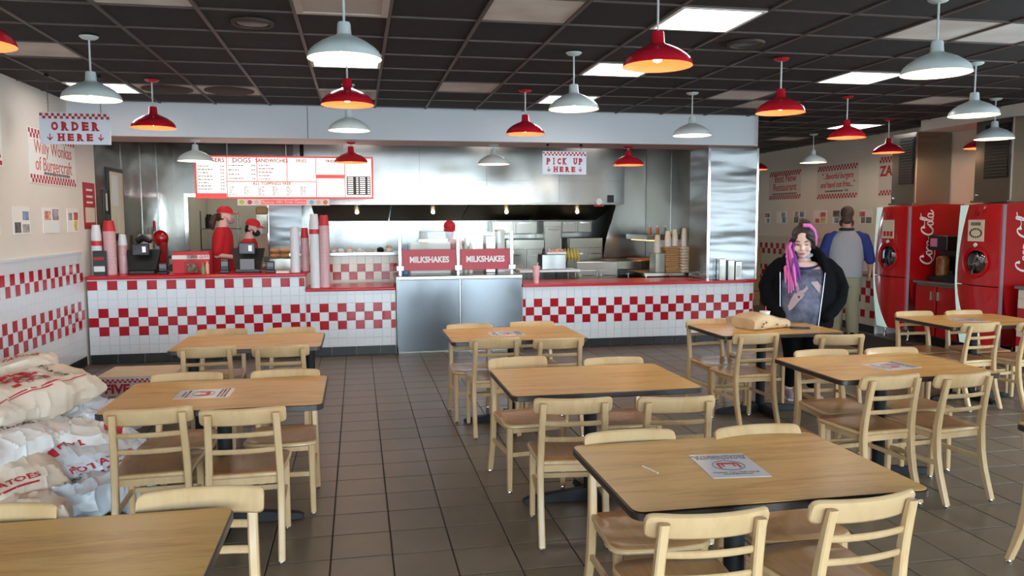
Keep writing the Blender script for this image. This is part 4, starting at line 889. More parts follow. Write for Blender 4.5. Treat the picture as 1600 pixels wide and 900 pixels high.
small_print(bpy.data.objects['wall_poster'], WL, 1, 9.1, 9.85, 2.20, 0.03, 'print_grey'); small_print(bpy.data.objects['wall_poster.003'], WR, -1, 14.0, 14.9, 2.19, 0.03, 'print_grey'); small_print(bpy.data.objects['wall_poster.004'], WR, -1, 12.52, 13.05, 2.185, 0.025, 'print_dark')
def wall_photo(wall, y0, y1, z0, z1, label, seed):
    s = 1 if wall == 'L' else -1; x = WL if wall == 'L' else WR; r_ = random.Random(seed)
    t = thing('wall_photo', label, 'photo', (x, (y0+y1)/2, z0)); xa, xb = sorted((x+s*0.001, x+s*0.008)); part('photo_sheet', MB().box(xa, xb, y0, y1, z0, z1), 'poster_cream', t, True)
    cols_ = [rgb(70, 62, 60), rgb(150, 100, 80), rgb(190, 140, 60), rgb(120, 110, 110), rgb(170, 60, 60), rgb(90, 100, 120)]
    w, h = y1-y0, z1-z0
    for k in range(2):
        for q in range(2):
            a = y0+w*(0.05+0.48*k)+r_.uniform(0, 0.02); b = z0+h*(0.06+0.45*q); c = r_.randrange(6); xa, xb = sorted((x+s*0.008, x+s*0.0095))
            if r_.random() < 0.2: continue
            part('picture', MB().box(xa, xb, a, a+w*r_.uniform(0.30, 0.43), b, b+h*r_.uniform(0.3, 0.46)), [mat('picture_%d' % c, cols_[c], 0.5, color2=tuple(min(1, v*3+0.1) for v in cols_[c]), vscale=16)], t, True)
for k, (a, b, lb) in enumerate(((7.5, 7.98, 'framed clipping cut by left edge on the left wall'), (8.27, 8.66, 'clipping second from the left edge on the left wall'), (9.0, 9.45, 'clipping third from the left edge on the left wall'), (9.70, 10.06, 'clipping nearest the kitchen corner on the left wall'))): wall_photo('L', a, b, 1.59, 1.86, lb, k)
for k, (a, b, lb) in enumerate(((14.98, 15.2, 'clipping beside the steel column on the far right wall'), (14.35, 14.73, 'clipping under the Best New Restaurant sign, left one'), (13.68, 14.10, 'double clipping under the Best New Restaurant sign, right one'), (12.98, 13.40, 'clipping above the woman on the right wall'), (12.32, 12.80, 'clipping left of the man on the right wall'), (11.68, 12.02, 'clipping between the man and the drink machine'))): wall_photo('R', a, b, 1.62, 1.86, lb, k+20)
# stacked wooden crates at the back by the column
for k, z in enumerate((0.0, 0.29, 0.58, 0.87)):
    t = thing('wooden_crate', ('brown crate at the bottom of the stack behind the counter end', 'brown crate second from the bottom behind the counter end', 'brown crate third from the bottom behind the counter end', 'brown crate on top of the stack behind the counter end')[k], 'crate', (7.4, 14.6, z), 0.1, 'crates behind the counter end')
    part('crate_body', MB().box(-0.4, 0.4, -0.25, 0.25, 0, 0.28, ch=0.008), 'card_brown', t)
    part('hand_hole', MB().box(-0.16, -0.03, -0.256, -0.24, 0.12, 0.2), 'black_plastic', t); part('hand_hole', MB().box(0.03, 0.16, -0.256, -0.24, 0.12, 0.2), 'black_plastic', t)
# ================================================================== kitchen
t = thing('exhaust_hood', 'long stainless exhaust hood over the cook line', 'hood', (1.75, 13.2, 1.97))
part('canopy', MB().box(-0.78, 4.36, 12.6, 14.0, 1.97, H), 'steel', t, True)
part('front_lip', MB().box(-0.79, 4.36, 12.58, 12.61, 1.955, 1.99), 'steel_dark', t, True)
for a in (-0.7, 0.55, 1.8, 3.05):
    part('filter_bank', MB().add([(a, 12.75, 1.965), (a+1.23, 12.75, 1.965), (a+1.23, 13.95, 1.70), (a, 13.95, 1.70)], [(0, 1, 2, 3)]), [mat('filter_dark', (0.34, 0.29, 0.19), 0.3, 1.0, bump=0.3, bscale=18)], t, True)
for x in (0.98, 2.05, 3.25): part('panel_seam', MB().box(x-0.006, x+0.006, 12.592, 12.6, 1.99, H), 'steel_dark', t, True)
part('panel_seam', MB().box(0.2, 4.3, 12.592, 12.6, 2.34, 2.348), 'steel_dark', t, True)
for x in (0.0, 1.25, 2.5, 3.75):  # glowing bulbs added under the hood to brighten the cook-line wall
    p = part('added_hood_lamp', MB().lathe([(0.02, 0.05), (0.03, 0.03), (0.03, 0.0), (0.01, -0.015)], 10, (x, 13.3, 1.83)), 'bulb', t, True)
ep = [(4.40, 2.95), (4.915, 2.95), (4.915, 1.05), (4.15, 1.05), (4.19, 1.3), (4.37, 1.92)]
part('end_skirt', MB().loft([[(x, 13.08, z) for x, z in ep], [(x, 13.12, z) for x, z in ep]]), 'steel', t, True)
t = thing('clock_timer', 'small white round clock on the hood front', 'clock', (3.915, 12.58, 1.99))
part('clock_face', MB().tube([(3.915, 12.565, 2.005), (3.915, 12.59, 2.005)], 0.055, 18), 'white_paper', t, True)
part('red_tag', MB().box(3.83, 4.0, 12.575, 12.59, 1.925, 1.95), 'print_red', t, True)
solo('framed_notice', MB().box(-0.055, 0.055, -0.01, 0.01, 0, 0.12).box(-0.04, 0.04, -0.013, -0.01, 0.015, 0.105), 'black_plastic', 'small black notice plate beside the clock on the hood', 'sign', (4.115, 12.585, 1.99))
for k, x in enumerate((-2.0, 0.0, 2.2, 4.0)):
    light_panel(x, 11.6, ('kitchen ceiling light above the registers', 'kitchen ceiling light above the low counter', 'kitchen ceiling light above the milkshake station', 'kitchen ceiling light above the pick-up counter')[k], H+0.02)
light_panel(-2.3, 16.0, 'ceiling light in the storeroom nearer the doorway', H-0.02); light_panel(-2.3, 17.3, 'added ceiling light brightening the rear of the storeroom', H-0.02)  # rear panel is an added light that brightens the storeroom
# tiled half wall with steel ledge behind the low counter
t = thing('tiled_half_wall', 'cream and red tiled half wall with steel ledge behind the low counter', 'counter', (0.0, 11.4, 0))
part('wall_core', MB().box(-0.90, 2.2, 11.17, 11.5, 0, 1.225), 'tile_grout', t, True); part('steel_ledge', MB().box(-0.92, 2.2, 11.10, 11.62, 1.225, 1.275, ch=0.006), 'steel', t, True)
tile_face(t, straight(-0.90, 0.58, 11.166), 0.78, 1.223, {1: 1, 2: 0}, white='cream_tile', base=False)
mat('bread', rgb(206, 160, 110), 0.8, var=0.2, vscale=12); mat('salmon', rgb(226, 170, 150), 0.6)
for k, (x, w, h, m, lb) in enumerate(((-0.33, 0.05, 0.05, 'salmon', 'pinkish food tub on the steel ledge at the cup stacks'), (-0.23, 0.05, 0.05, 'white_paper', 'white food tub on the steel ledge'), (-0.11, 0.055, 0.07, 'salmon', 'pink mound of food in a tub on the steel ledge'), (0.03, 0.055, 0.05, 'white_paper', 'white tub right of the pink one on the ledge'), (0.17, 0.07, 0.035, 'cream_paper', 'flat cream tray on the steel ledge'), (0.31, 0.055, 0.06, 'black_plastic', 'black tub on the steel ledge'), (0.43, 0.05, 0.08, 'bread', 'mushroom coloured food heap on the ledge end'))):
    t = thing('food_tub', lb, 'tub', (x, 11.2, 1.275)); part('tub', MB().lathe([(w*0.8, 0), (w, h*0.6), (w*0.95, h*0.6)], 12), 'white_paper' if m != 'black_plastic' else m, t)
    part('contents', MB().ball((0, 0, h*0.6), w*0.85, w*0.85, h*0.5, 10, 0, 6), m, t)
# cook-line equipment under the hood
def steel_unit(name, label, cat, x0, x1, y0, y1, z0, z1, doors=1, m='steel_dark', dark=False):
    t = thing(name, label, cat, ((x0+x1)/2, (y0+y1)/2, z0)); part('unit_body', MB().box(x0, x1, y0, y1, z0, z1, ch=0.008), m, t, True); w = (x1-x0)/doors
    for k in range(doors):
        a, b = x0+w*k+0.02, x0+w*(k+1)-0.02
        d = part('panel', MB().box(a, b, y0-0.015, y0, z0+0.05*(z1-z0), z1-0.12*(z1-z0), ch=0.004), 'black_plastic' if dark else 'steel_dark', t, True)
        sub('handle', MB().box(a+0.04, b-0.04, y0-0.04, y0-0.015, z1-0.2*(z1-z0), z1-0.2*(z1-z0)+0.02), 'chrome', d)
    return t
steel_unit('wall_cabinet', 'stainless wall cabinet under the hood at right', 'cabinet', 3.55, 4.12, 13.65, 13.98, 1.48, 1.69, 2)
steel_unit('wall_cabinet', 'stainless wall cabinet above the milkshake guard', 'cabinet', 2.30, 3.12, 13.65, 13.98, 1.46, 1.69, 2)
steel_unit('flue_tower', 'stainless flue tower between two wall cabinets', 'duct', 3.17, 3.50, 13.4, 13.98, 0.9, 1.69, 1)
steel_unit('fryer', 'stainless fryer under the hood right of the flue tower', 'fryer', 3.55, 4.15, 13.1, 13.95, 0.0, 1.40, 2)
steel_unit('fryer', 'stainless fryer left of the flue tower', 'fryer', 2.45, 3.12, 13.1, 13.95, 0.0, 1.38, 2)
steel_unit('griddle', 'long stainless griddle behind the tiled half wall', 'griddle', -0.7, 2.35, 12.6, 13.4, 0.0, 0.92, 4)
steel_unit('sink_unit', 'dark stainless sink unit behind the pick-up counter', 'sink', 3.25, 3.9, 11.55, 12.1, 0.0, 1.07, 2)
steel_unit('oven', 'black fronted oven right of the sink unit', 'oven', 4.0, 4.42, 11.9, 12.7, 0.0, 1.06, 1, dark=True)
steel_unit('grill', 'stainless grill with copper coloured top near the kitchen side wall', 'grill', 4.45, 4.90, 12.1, 12.9, 0.0, 1.05, 1)
solo('copper_board', MB().box(-0.21, 0.21, -0.3, 0.3, 0, 0.015), [mat('copper_top', rgb(190, 130, 90), 0.35)], 'copper coloured board on the grill', 'board', (4.675, 12.45, 1.05))
# prep shelf with tray and fruit
t = thing('prep_table', 'narrow white topped prep table behind the milkshake station end', 'table', (2.74, 11.3, 0))
part('tabletop', MB().box(2.28, 3.18, 11.1, 11.6, 0.955, 0.985), 'white_paper', t, True)
for x in (2.32, 3.12):
    for y in (11.14, 11.56): part('leg', MB().tube([(x, y, 0), (x, y, 0.955)], 0.018, 8), 'steel', t, True)
solo('steel_bin', MB().box(-0.185, 0.185, -0.14, 0.14, 0, 0.225, ch=0.01), 'steel', 'stainless box standing on the prep table', 'box', (2.80, 11.3, 0.985))
t = thing('food_tray', 'white tray heaped with food on the stainless box', 'tray', (2.84, 11.28, 1.21)); part('tray', MB().box(-0.14, 0.15, -0.1, 0.1, 0, 0.03), 'white_paper', t)
mb = MB(); rr = random.Random(9)
for k in range(22): mb.ball((rr.uniform(-0.11, 0.11), rr.uniform(-0.07, 0.07), 0.04+rr.uniform(0, 0.025)), 0.018, n=7, m=5)
part('food_heap', mb, 'salmon', t)['kind'] = 'stuff'
solo('dark_bottle', MB().lathe([(0.025, 0), (0.025, 0.06), (0.01, 0.08), (0.01, 0.1)], 10), 'black_plastic', 'small dark bottle left of the tray on the stainless box', 'bottle', (2.66, 11.22, 1.21))
t = thing('banana_bunch', 'ripe banana bunch behind the stainless box', 'fruit', (3.22, 11.75, 1.07))
for k in range(5):
    x = -0.1+k*0.05; part('banana', MB().tube([(x, 0, 0.20), (x-0.01, -0.03, 0.14), (x, -0.05, 0.07), (x+0.01, -0.03, 0.01)], [0.008, 0.02, 0.022, 0.009], 8), [mat('banana', rgb(196, 168, 70), 0.6)], t)
mat('cup_pink', rgb(236, 176, 180), 0.4); mat('cup_white', rgb(226, 224, 226), 0.45); mat('cup_red', rgb(200, 40, 48), 0.45)
t = thing('paper_cup', 'pink drink cup on the pick-up counter beside the milkshake station', 'cup', (2.35, 10.36, 0.864)); part('cup_body', MB().lathe([(0.036, 0), (0.037, 0.01), (0.040, 0.08), (0.045, 0.085), (0.048, 0.2)], 16), 'cup_pink', t)
part('lid', MB().lathe([(0.052, 0.2), (0.054, 0.215), (0.045, 0.235), (0.04, 0.235)], 16), 'cup_pink', t); part('straw', MB().tube([(0.01, 0, 0.23), (0.03, 0, 0.27)], 0.004, 6), 'white_paper', t)
# pick-up side table with bags and cups
t = thing('steel_table', 'stainless work table along the kitchen side wall', 'table', (4.6, 11.3, 0))
part('tabletop', MB().box(4.12, 4.90, 10.98, 11.85, 0.88, 0.92), 'steel_dark', t, True)
for x in (4.16, 4.86):
    for y in (11.02, 11.8): part('leg', MB().tube([(x, y, 0), (x, y, 0.88)], 0.018, 8), 'steel', t, True)
ORD = ['topmost', 'second from the top', 'third from the top', 'fourth from the top', 'fifth from the top', 'sixth from the top', 'seventh from the top', 'eighth from the top', 'ninth from the top', 'tenth from the top', 'eleventh from the top', 'twelfth from the top']
def bag_stack(x, y, z, w, n, h, m, names):
    for k in range(n):
        r_ = random.Random(k+int(x*100)); o = solo('folded_bag', MB().box(-w/2, w/2, -0.1, 0.1, 0, h*0.92, ch=h*0.25), m, names[0]+ORD[n-1-k]+names[2], 'bag', (x+r_.uniform(-0.008, 0.008), y, z+k*h), r_.uniform(-0.06, 0.06), names[1])
bag_stack(4.60, 11.2, 0.92, 0.22, 12, 0.032, 'card_brown', ('brown folded paper bag, ', 'brown paper bags on the work table', ' of its pile'))
bag_stack(4.80, 11.12, 0.92, 0.15, 9, 0.043, 'cream_paper', ('cream folded paper bag, ', 'cream paper bags on the work table', ' of its pile'))
t = solo('steel_bin', MB().box(-0.075, 0.075, -0.12, 0.12, 0, 0.29, ch=0.006), 'steel_dark', 'narrow dark steel box left of the brown bags', 'box', (4.40, 11.2, 0.92))
def cup_stack(label, x, y, z, h, r, top='cup_white', rim='cup_white', band=None, group=None, flip=False, step=0.017):
    """nested cups standing upside down: rims below, one whole cup on top"""
    t = thing('cup_stack', label, 'cups', (x, y, z), 0, group); hc = 0.13; n = max(2, int((h-hc)/step)); mb = MB(); prof = []
    for k in range(n): prof += [(r, k*step), (r, k*step+step*0.45), (r*0.94, k*step+step*0.5), (r*0.94, k*step+step*0.98)]
    mb.lathe(prof, 16)
    idx = 0; L = len(prof)-1
    mb.m = [1 if (i < L*16 and (i//16) % 4 in (0,)) else 0 for i in range(len(mb.f))] if rim != 'cup_white' else mb.m
    part('nested_rims', mb, ['cup_white', rim], t, smooth=30)
    zt_ = n*step; part('top_cup', MB().lathe([(r, zt_), (r*0.97, zt_+0.012), (r*0.72, zt_+hc), (r*0.66, zt_+hc+0.002), (0.004, zt_+hc-0.004)], 16), top, t)
    if band: part('red_band', MB().lathe([(r*1.005, 0), (r*1.005, 0.06)], 16, (0, 0, zt_-0.12), cap=False), band, t)
cup_stack('tall white cup stack at the left end of the order counter', -3.10, 10.36, 1.062, 0.62, 0.060, band='cup_red')
cup_stack('tall red rimmed cup stack beside the white one at the left end', -2.965, 10.40, 1.062, 0.67, 0.075, 'cup_red', 'cup_red')
cup_stack('short red rimmed cup stack behind the tall one at the left end', -2.86, 10.55, 1.062, 0.50, 0.055, 'cup_white', 'cup_red')
cup_stack('white cup stack on the right end of the order counter', -0.78, 10.35, 1.062, 0.58, 0.060)
cup_stack('red and white cup stack on the right end of the order counter', -0.665+0.0, 10.47, 1.062, 0.57, 0.052, 'cup_red', 'cup_red')
cup_stack('tallest white cup stack standing on the low counter', -0.535, 10.30, 0.864, 0.93, 0.064, band='cup_red')
cup_stack('tall red rimmed cup stack standing on the low counter', -0.415, 10.30, 0.864, 0.92, 0.066, 'cup_red', 'cup_red')
for k, (x, y, z, h, r) in enumerate(((4.56, 11.28, 1.21, 0.27, 0.05), (4.66, 11.30, 1.305, 0.24, 0.05), (4.74, 11.28, 1.31, 0.25, 0.045), (4.80, 11.12, 1.31, 0.28, 0.042), (4.85, 11.22, 1.31, 0.28, 0.04))):
    if k == 0: x, y = 4.40, 11.2
    if k == 1: x, y = 4.55, 11.16
    if k == 2: x, y = 4.66, 11.16
    if k == 3: x, y = 4.77, 11.07
    if k == 4: x, y = 4.835, 11.17
    cup_stack(('cream cup stack farthest left above the paper bags', 'cream cup stack second from left above the paper bags', 'cream cup stack third from left above the paper bags', 'cream cup stack fourth from left above the paper bags', 'cream cup stack farthest right above the paper bags')[k], x, y, z if k else 1.21, h, r, 'cream_paper', 'cream_paper', group='cream cup stacks')
# shelf with sauce bottles on the kitchen side wall
t = thing('wall_shelf', 'dark steel heat shelf on the kitchen side wall', 'shelf', (4.65, 12.4, 1.38)); part('shelf_body', MB().box(4.40, 4.91, 11.6, 12.6, 1.39, 1.47), 'steel_dark', t, True)
part('heat_strip', MB().box(4.45, 4.6, 11.65, 12.5, 1.375, 1.39), [mat('heat_glow', (1, 0.6, 0.3), 0.5, emit=(1.0, 0.55, 0.2), es=2.0)], t, True)
for k, x in enumerate((4.66, 4.73, 4.80)):
    t = thing('sauce_bottle', ('orange bottle on the heat shelf, left one', 'orange bottle on the heat shelf, middle one', 'dark bottle on the heat shelf, right one')[k], 'bottle', (x, 12.2-0.15*k, 1.47))
    part('bottle_body', MB().lathe([(0.024, 0), (0.026, 0.01), (0.026, 0.09), (0.012, 0.115)], 12), [mat('sauce_orange', rgb(196, 110, 70), 0.4)] if k < 2 else 'grey_plastic', t); part('cap', MB().lathe([(0.013, 0.112), (0.013, 0.14)], 10), 'white_paper', t)
# napkin dispensers on the counter end
for k, (x, m) in enumerate(((4.95, 'chrome'), (5.08, 'chrome'), (5.19, 'steel'))):
    t = thing('napkin_dispenser', ('chrome napkin dispenser nearest the pick-up sign on the counter end', 'chrome napkin dispenser in the middle before the column', 'steel napkin dispenser at the right before the column')[k], 'dispenser', (x, 10.205, 0.864))
    part('dispenser_body', MB().box(-0.05, 0.05, -0.045, 0.045, 0, 0.30-0.02*k, ch=0.006), m, t); part('napkins', MB().box(-0.03, 0.03, -0.05, -0.044, 0.05, 0.2), 'white_paper' if k == 2 else 'steel_dark', t)
# milkshake machines behind the glass
t = thing('milkshake_mixer', 'white milkshake mixer machine behind the left glass guard', 'mixer', (0.95, 10.7, 1.0)); part('mixer_body', MB().box(0.68, 1.22, 10.55, 10.85, 1.0, 1.42, ch=0.01), 'white_paper', t, True)
part('dark_band', MB().box(0.80, 1.18, 10.56, 10.84, 1.42, 1.46), 'steel_dark', t, True); part('mixer_top', MB().box(0.82, 1.16, 10.58, 10.82, 1.46, 1.56, ch=0.01), 'sign_white', t, True)
solo('blue_bottle', MB().lathe([(0.04, 0), (0.04, 0.3), (0.02, 0.36), (0.02, 0.39)], 12), [mat('blue_liquid', rgb(80, 140, 190), 0.4)], 'blue bottle left of the milkshake mixer', 'bottle', (0.62, 10.6, 1.0))
t = thing('milkshake_mixer', 'grey steel milkshake mixer behind the right glass guard', 'mixer', (1.78, 10.7, 1.0)); part('mixer_body', MB().box(1.70, 1.84, 10.58, 10.82, 1.0, 1.5, ch=0.01), 'steel', t, True); part('mixer_head', MB().box(1.86, 1.96, 10.56, 10.8, 1.0, 1.58, ch=0.01), 'white_paper', t, True)
for k, x in enumerate((1.36, 1.43, 1.50)): solo('syrup_bottle', MB().lathe([(0.03, 0), (0.03, 0.34), (0.012, 0.42), (0.012, 0.47)], 12), 'white_paper' if k != 1 else [mat('syrup', rgb(190, 200, 180), 0.3)], ('white syrup bottle nearest the guard post', 'pale green syrup bottle behind the right guard', 'white syrup bottle right of the green one')[k], 'bottle', (x, 10.62, 1.0))
# ------------------------------------------------------------------ registers and counter items
mat('screen_glow', rgb(50, 46, 52), 0.25, emit=rgb(110, 100, 120), es=0.06)
def register(x, y, label, hold):
    t = thing('cash_register', label, 'register', (x, y, 1.062), 0)
    part('base', MB().box(-0.15, 0.15, -0.10, 0.14, 0, 0.045, ch=0.008), 'black_plastic', t)
    part('terminal_back', MB().add([(-0.20, 0.02, 0.30), (0.20, 0.02, 0.30), (0.16, -0.07, 0.05), (-0.16, -0.07, 0.05), (-0.20, 0.08, 0.30), (0.20, 0.08, 0.30), (0.16, 0.06, 0.05), (-0.16, 0.06, 0.05)], [(0, 1, 2, 3), (7, 6, 5, 4), (0, 4, 5, 1), (1, 5, 6, 2), (2, 6, 7, 3), (3, 7, 4, 0)]), 'black_plastic', t)
    d = part('customer_display', MB().box(-0.10, 0.10, -0.11, -0.08, 0.23, 0.375, ch=0.006), 'black_plastic', t)
    sub('display_screen', MB().box(-0.085, 0.085, -0.113, -0.11, 0.25, 0.36), 'screen_glow', d); sub('bright_spot', MB().box(0.02, 0.06, -0.115, -0.113, 0.27, 0.34), [mat('spot_glow', (0.8, 0.8, 1), 0.3, emit=(0.7, 0.7, 1), es=0.35)], d)
    if hold: part('scanner', MB().tube([(-0.06, -0.02, 0.40), (0.02, -0.02, 0.45), (0.11, -0.04, 0.40)], [0.04, 0.05, 0.03], 10), 'black_plastic', t)
    else: part('stand_foot', MB().box(-0.085, 0.085, -0.13, -0.10, 0.04, 0.17).box(-0.04, 0.04, -0.135, -0.128, 0.04, 0.12), 'grey_plastic', t)
register(-2.62, 10.52, 'black cash register with a scanner on top, left one', True); register(-1.37, 10.52, 'black cash register with grey stand foot, right one', False)
for k, (x, h, lb) in enumerate(((-2.365, 0.14, 'black card reader right of the left register'), (-1.64, 0.17, 'black card terminal left of the right register'), (-1.09, 0.14, 'black card reader right of the right register'))):
    t = thing('card_reader', lb, 'card reader', (x, 10.40, 1.062)); part('reader_body', MB().box(-0.058, 0.058, -0.05, 0.05, 0, 0.03, ch=0.006).box(-0.05, 0.05, -0.02, 0.03, 0.03, h, ch=0.008), 'black_plastic', t); part('reader_screen', MB().box(-0.038, 0.038, -0.024, -0.02, h*0.5, h*0.85), 'grey_plastic', t)
t = thing('card_holder', 'black card holder with red strip at the left end of the counter', 'holder', (-3.035, 10.235, 1.062)); part('holder_body', MB().box(-0.07, 0.07, -0.03, 0.03, 0, 0.30), 'black_plastic', t)
part('red_strip', MB().box(-0.055, 0.055, -0.034, -0.03, 0.19, 0.225), 'print_red', t); part('white_card', MB().box(-0.06, 0.06, -0.036, -0.03, 0.05, 0.115), 'white_paper', t)
t = thing('red_carton', 'red carton with white band on the order counter behind the jar', 'box', (-2.05, 10.56, 1.062)); part('carton_body', MB().box(-0.22, 0.22, -0.1, 0.1, 0, 0.27, ch=0.004), 'cup_red', t); part('white_band', MB().box(-0.222, 0.222, -0.102, -0.1, 0.175, 0.225), 'white_paper', t)
letter('FIVE GUYS', (0.11, -0.103, 0.2), t, 'front', inv=False, size=0.045, mat_='print_red', bold=0.001)
t = thing('tip_jar', 'glass tip jar in front of the red carton', 'jar', (-2.02, 10.36, 1.062)); part('jar_glass', MB().lathe([(0.07, 0), (0.085, 0.02), (0.088, 0.15), (0.06, 0.19), (0.062, 0.235), (0.056, 0.235), (0.05, 0.19)], 18), 'clear_glass', t)
mb = MB()
for k in range(14): mb.ball((rr.uniform(-0.05, 0.05), rr.uniform(-0.05, 0.05), 0.03+rr.uniform(0, 0.09)), 0.022, n=6, m=4)
part('coins_and_notes', mb, [mat('money', rgb(130, 130, 96), 0.6, var=0.3, vscale=20)], t)['kind'] = 'stuff'
solo('sanitizer_bottle', MB().lathe([(0.022, 0), (0.024, 0.08), (0.01, 0.1), (0.01, 0.13)], 10), [mat('bottle_green', rgb(110, 150, 100), 0.4)], 'small green bottle right of the tip jar', 'bottle', (-1.885, 10.33, 1.062))
solo('sauce_bottle', MB().lathe([(0.02, 0), (0.022, 0.11), (0.01, 0.13), (0.01, 0.15)], 10), 'salmon', 'small pink bottle right of the green bottle', 'bottle', (-1.835, 10.33, 1.062))
solo('folded_paper', MB().box(-0.075, 0.075, -0.04, 0.04, 0, 0.02), 'white_paper', 'low white paper pile beside the right cup stacks', 'paper', (-0.93, 10.25, 1.062))
# left kitchen corner
for y0, y1, z0, z1, lb, k in ((11.22, 11.90, 1.50, 2.42, 'tall black framed paperwork board on the kitchen side wall', 0), (11.02, 11.18, 1.80, 2.12, 'small black framed sheet left of the paperwork board', 1)):
    t = thing('notice_board', lb, 'board', (WL, (y0+y1)/2, z0)); part('board_frame', MB().box(WL+0.002, WL+0.02, y0, y1, z0, z1), 'black_plastic', t, True)
    part('paper_sheet', MB().box(WL+0.02, WL+0.024, y0+0.06, y1-0.04, z0+0.05, z1-0.05), 'cream_paper', t, True)
    if k == 0:
        part('hanging_sheet', MB().box(WL+0.024, WL+0.028, y0+0.36, y1-0.08, z0-0.06, z0+0.5), 'cream_paper', t, True); part('hanging_sheet', MB().box(WL+0.028, WL+0.032, y0+0.10, y1-0.3, z0+0.42, z1-0.1), 'white_paper', t, True)
steel_unit('back_counter', 'dark steel back counter along the kitchen side wall', 'counter', -3.18, -2.6, 11.6, 13.6, 0.0, 1.10, 1, 'steel_dark')
t = thing('stand_mixer', 'dark red stand mixer on the back counter', 'mixer', (-2.88, 12.5, 1.10)); part('mixer_base', MB().box(-0.09, 0.10, -0.1, 0.1, 0, 0.05).box(0.02, 0.10, -0.06, 0.06, 0.05, 0.3), 'machine_red2', t); part('mixer_head', MB().ball((0.02, 0, 0.36), 0.11, 0.09, 0.12, 14), 'machine_red', t); part('mixer_neck', MB().lathe([(0.02, 0.46), (0.02, 0.6), (0.012, 0.62)], 8, (-0.06, 0, 0)), 'machine_red2', t)
solo('cream_canister', MB().box(-0.09, 0.09, -0.08, 0.08, 0, 0.42, ch=0.02), 'cream_paper', 'cream canister left of the stand mixer', 'box', (-3.06, 12.45, 1.10))
t = thing('wall_outlet', 'white wall outlet plate on the kitchen side wall above the mixer', 'outlet', (WL, 13.4, 1.5)); part('plate', MB().box(WL+0.001, WL+0.01, 13.3, 13.5, 1.42, 1.62), 'white_paper', t, True); part('socket', MB().box(WL+0.01, WL+0.014, 13.37, 13.43, 1.45, 1.58), 'grey_plastic', t, True)
t = thing('fry_cutter', 'steel and wood fry cutter on the partition beside the hood', 'cutter', (-1.47, 13.05, 1.15)); part('steel_column', MB().box(-0.08, 0.08, -0.06, 0.06, 0.36, 0.66), 'steel_dark', t); part('wood_head', MB().box(-0.09, 0.09, -0.07, 0.07, 0.66, 0.78, ch=0.02), 'card_brown', t)
for x in (-0.05, 0.0, 0.05): part('guide_rod', MB().tube([(x, -0.02, 0), (x, -0.02, 0.36)], 0.012, 8), 'salmon', t)
part('base_plate', MB().box(-0.12, 0.12, -0.1, 0.1, -0.25, 0.0), 'grey_plastic', t)
steel_unit('prep_counter', 'stainless prep counter under the fry cutter', 'counter', -1.75, -0.99, 12.7, 13.35, 0.0, 0.90, 2)
struct('wall_cutter_panel', MB().box(-1.36, -0.86, 12.98, 13.02, 0.9, 2.0), 'steel_wavy', 'stainless splash panel behind the cup stacks')
t = thing('bun_rack', 'stack of buns on a rack behind the cup stacks', 'bread', (-1.07, 11.6, 0)); part('rack_stand', MB().box(-0.14, 0.14, -0.15, 0.15, 0, 1.18), 'steel_dark', t)
for k in range(4): part('bun', MB().ball((-0.07+0.14*(k % 2), -0.05, 1.22+0.075*(k//2)), 0.08, 0.08, 0.04, 12, 0, 6), 'bread', t)
# storeroom clutter seen through the doorway
t = thing('storage_shelf', 'wire shelf with jars in the storeroom doorway', 'shelf', (-2.6, 16.2, 0))
for z in (0.75, 1.15, 1.55): part('shelf_board', MB().box(-0.35, 0.35, -0.2, 0.2, z, z+0.02), 'grey_plastic', t)
for x in (-0.34, 0.34): part('shelf_post', MB().tube([(x, -0.18, 0), (x, -0.18, 1.9)], 0.014, 6), 'steel', t)
for k, (x, z, m) in enumerate(((-0.22, 0.77, 'cream_paper'), (-0.05, 0.77, 'white_paper'), (0.14, 0.77, 'grey_plastic'), (-0.15, 1.17, 'white_paper'), (0.1, 1.17, 'cream_paper'), (-0.2, 1.57, 'black_plastic'))):
    solo('storage_jar', MB().lathe([(0.07, 0), (0.075, 0.02), (0.075, 0.2), (0.05, 0.24), (0.05, 0.27)], 12), m, ('cream jar low on the storeroom shelf', 'white jar low on the storeroom shelf', 'grey jar low on the storeroom shelf', 'white jar on the middle storeroom shelf', 'cream jar on the middle storeroom shelf', 'black jar on the top storeroom shelf')[k], 'jar', (-2.6+x, 16.12, z))
# ================================================================== people
mat('skin_pale', rgb(226, 186, 170), 0.5); mat('skin_tan', rgb(196, 146, 122), 0.5)
mat('cloth_black', rgb(11, 11, 14), 0.9, spec=0.1, bump=0.15, bscale=25); mat('pants_black', rgb(12, 12, 14), 0.9, spec=0.1); mat('khaki', rgb(150, 146, 120), 0.85, bump=0.1, bscale=20)
mat('shirt_grey', rgb(158, 158, 164), 0.85, bump=0.1, bscale=18); mat('sleeve_navy', rgb(38, 52, 120), 0.85, bump=0.1, bscale=18)
mat('polo_red', rgb(190, 22, 34), 0.8, bump=0.12, bscale=20); mat('cap_red', rgb(200, 30, 40), 0.7); mat('hair_dark', rgb(38, 30, 30), 0.55, bump=0.3, bscale=60)
mat('hair_brown', rgb(74, 52, 40), 0.6, bump=0.3, bscale=60); mat('lip', rgb(190, 118, 116), 0.4); mat('hair_pink', rgb(226, 110, 180), 0.55, bump=0.2, bscale=60); mat('hair_purple', rgb(120, 50, 140), 0.55, bump=0.2, bscale=60)
mat('shoe_mauve', rgb(146, 128, 130), 0.85); mat('shoe_sole', rgb(216, 210, 208), 0.6); mat('zip_silver', (0.6, 0.6, 0.6), 0.4, 0.8); mat('choker', rgb(150, 156, 166), 0.7)
mat('mask_mauve', rgb(176, 140, 150), 0.8); mat('mask_black', rgb(28, 28, 30), 0.8)
mat('tee_print', rgb(46, 46, 62), 0.85, color2=rgb(112, 114, 136), vscale=10, detail=6); mat('deer_pale', rgb(168, 146, 148), 0.8)
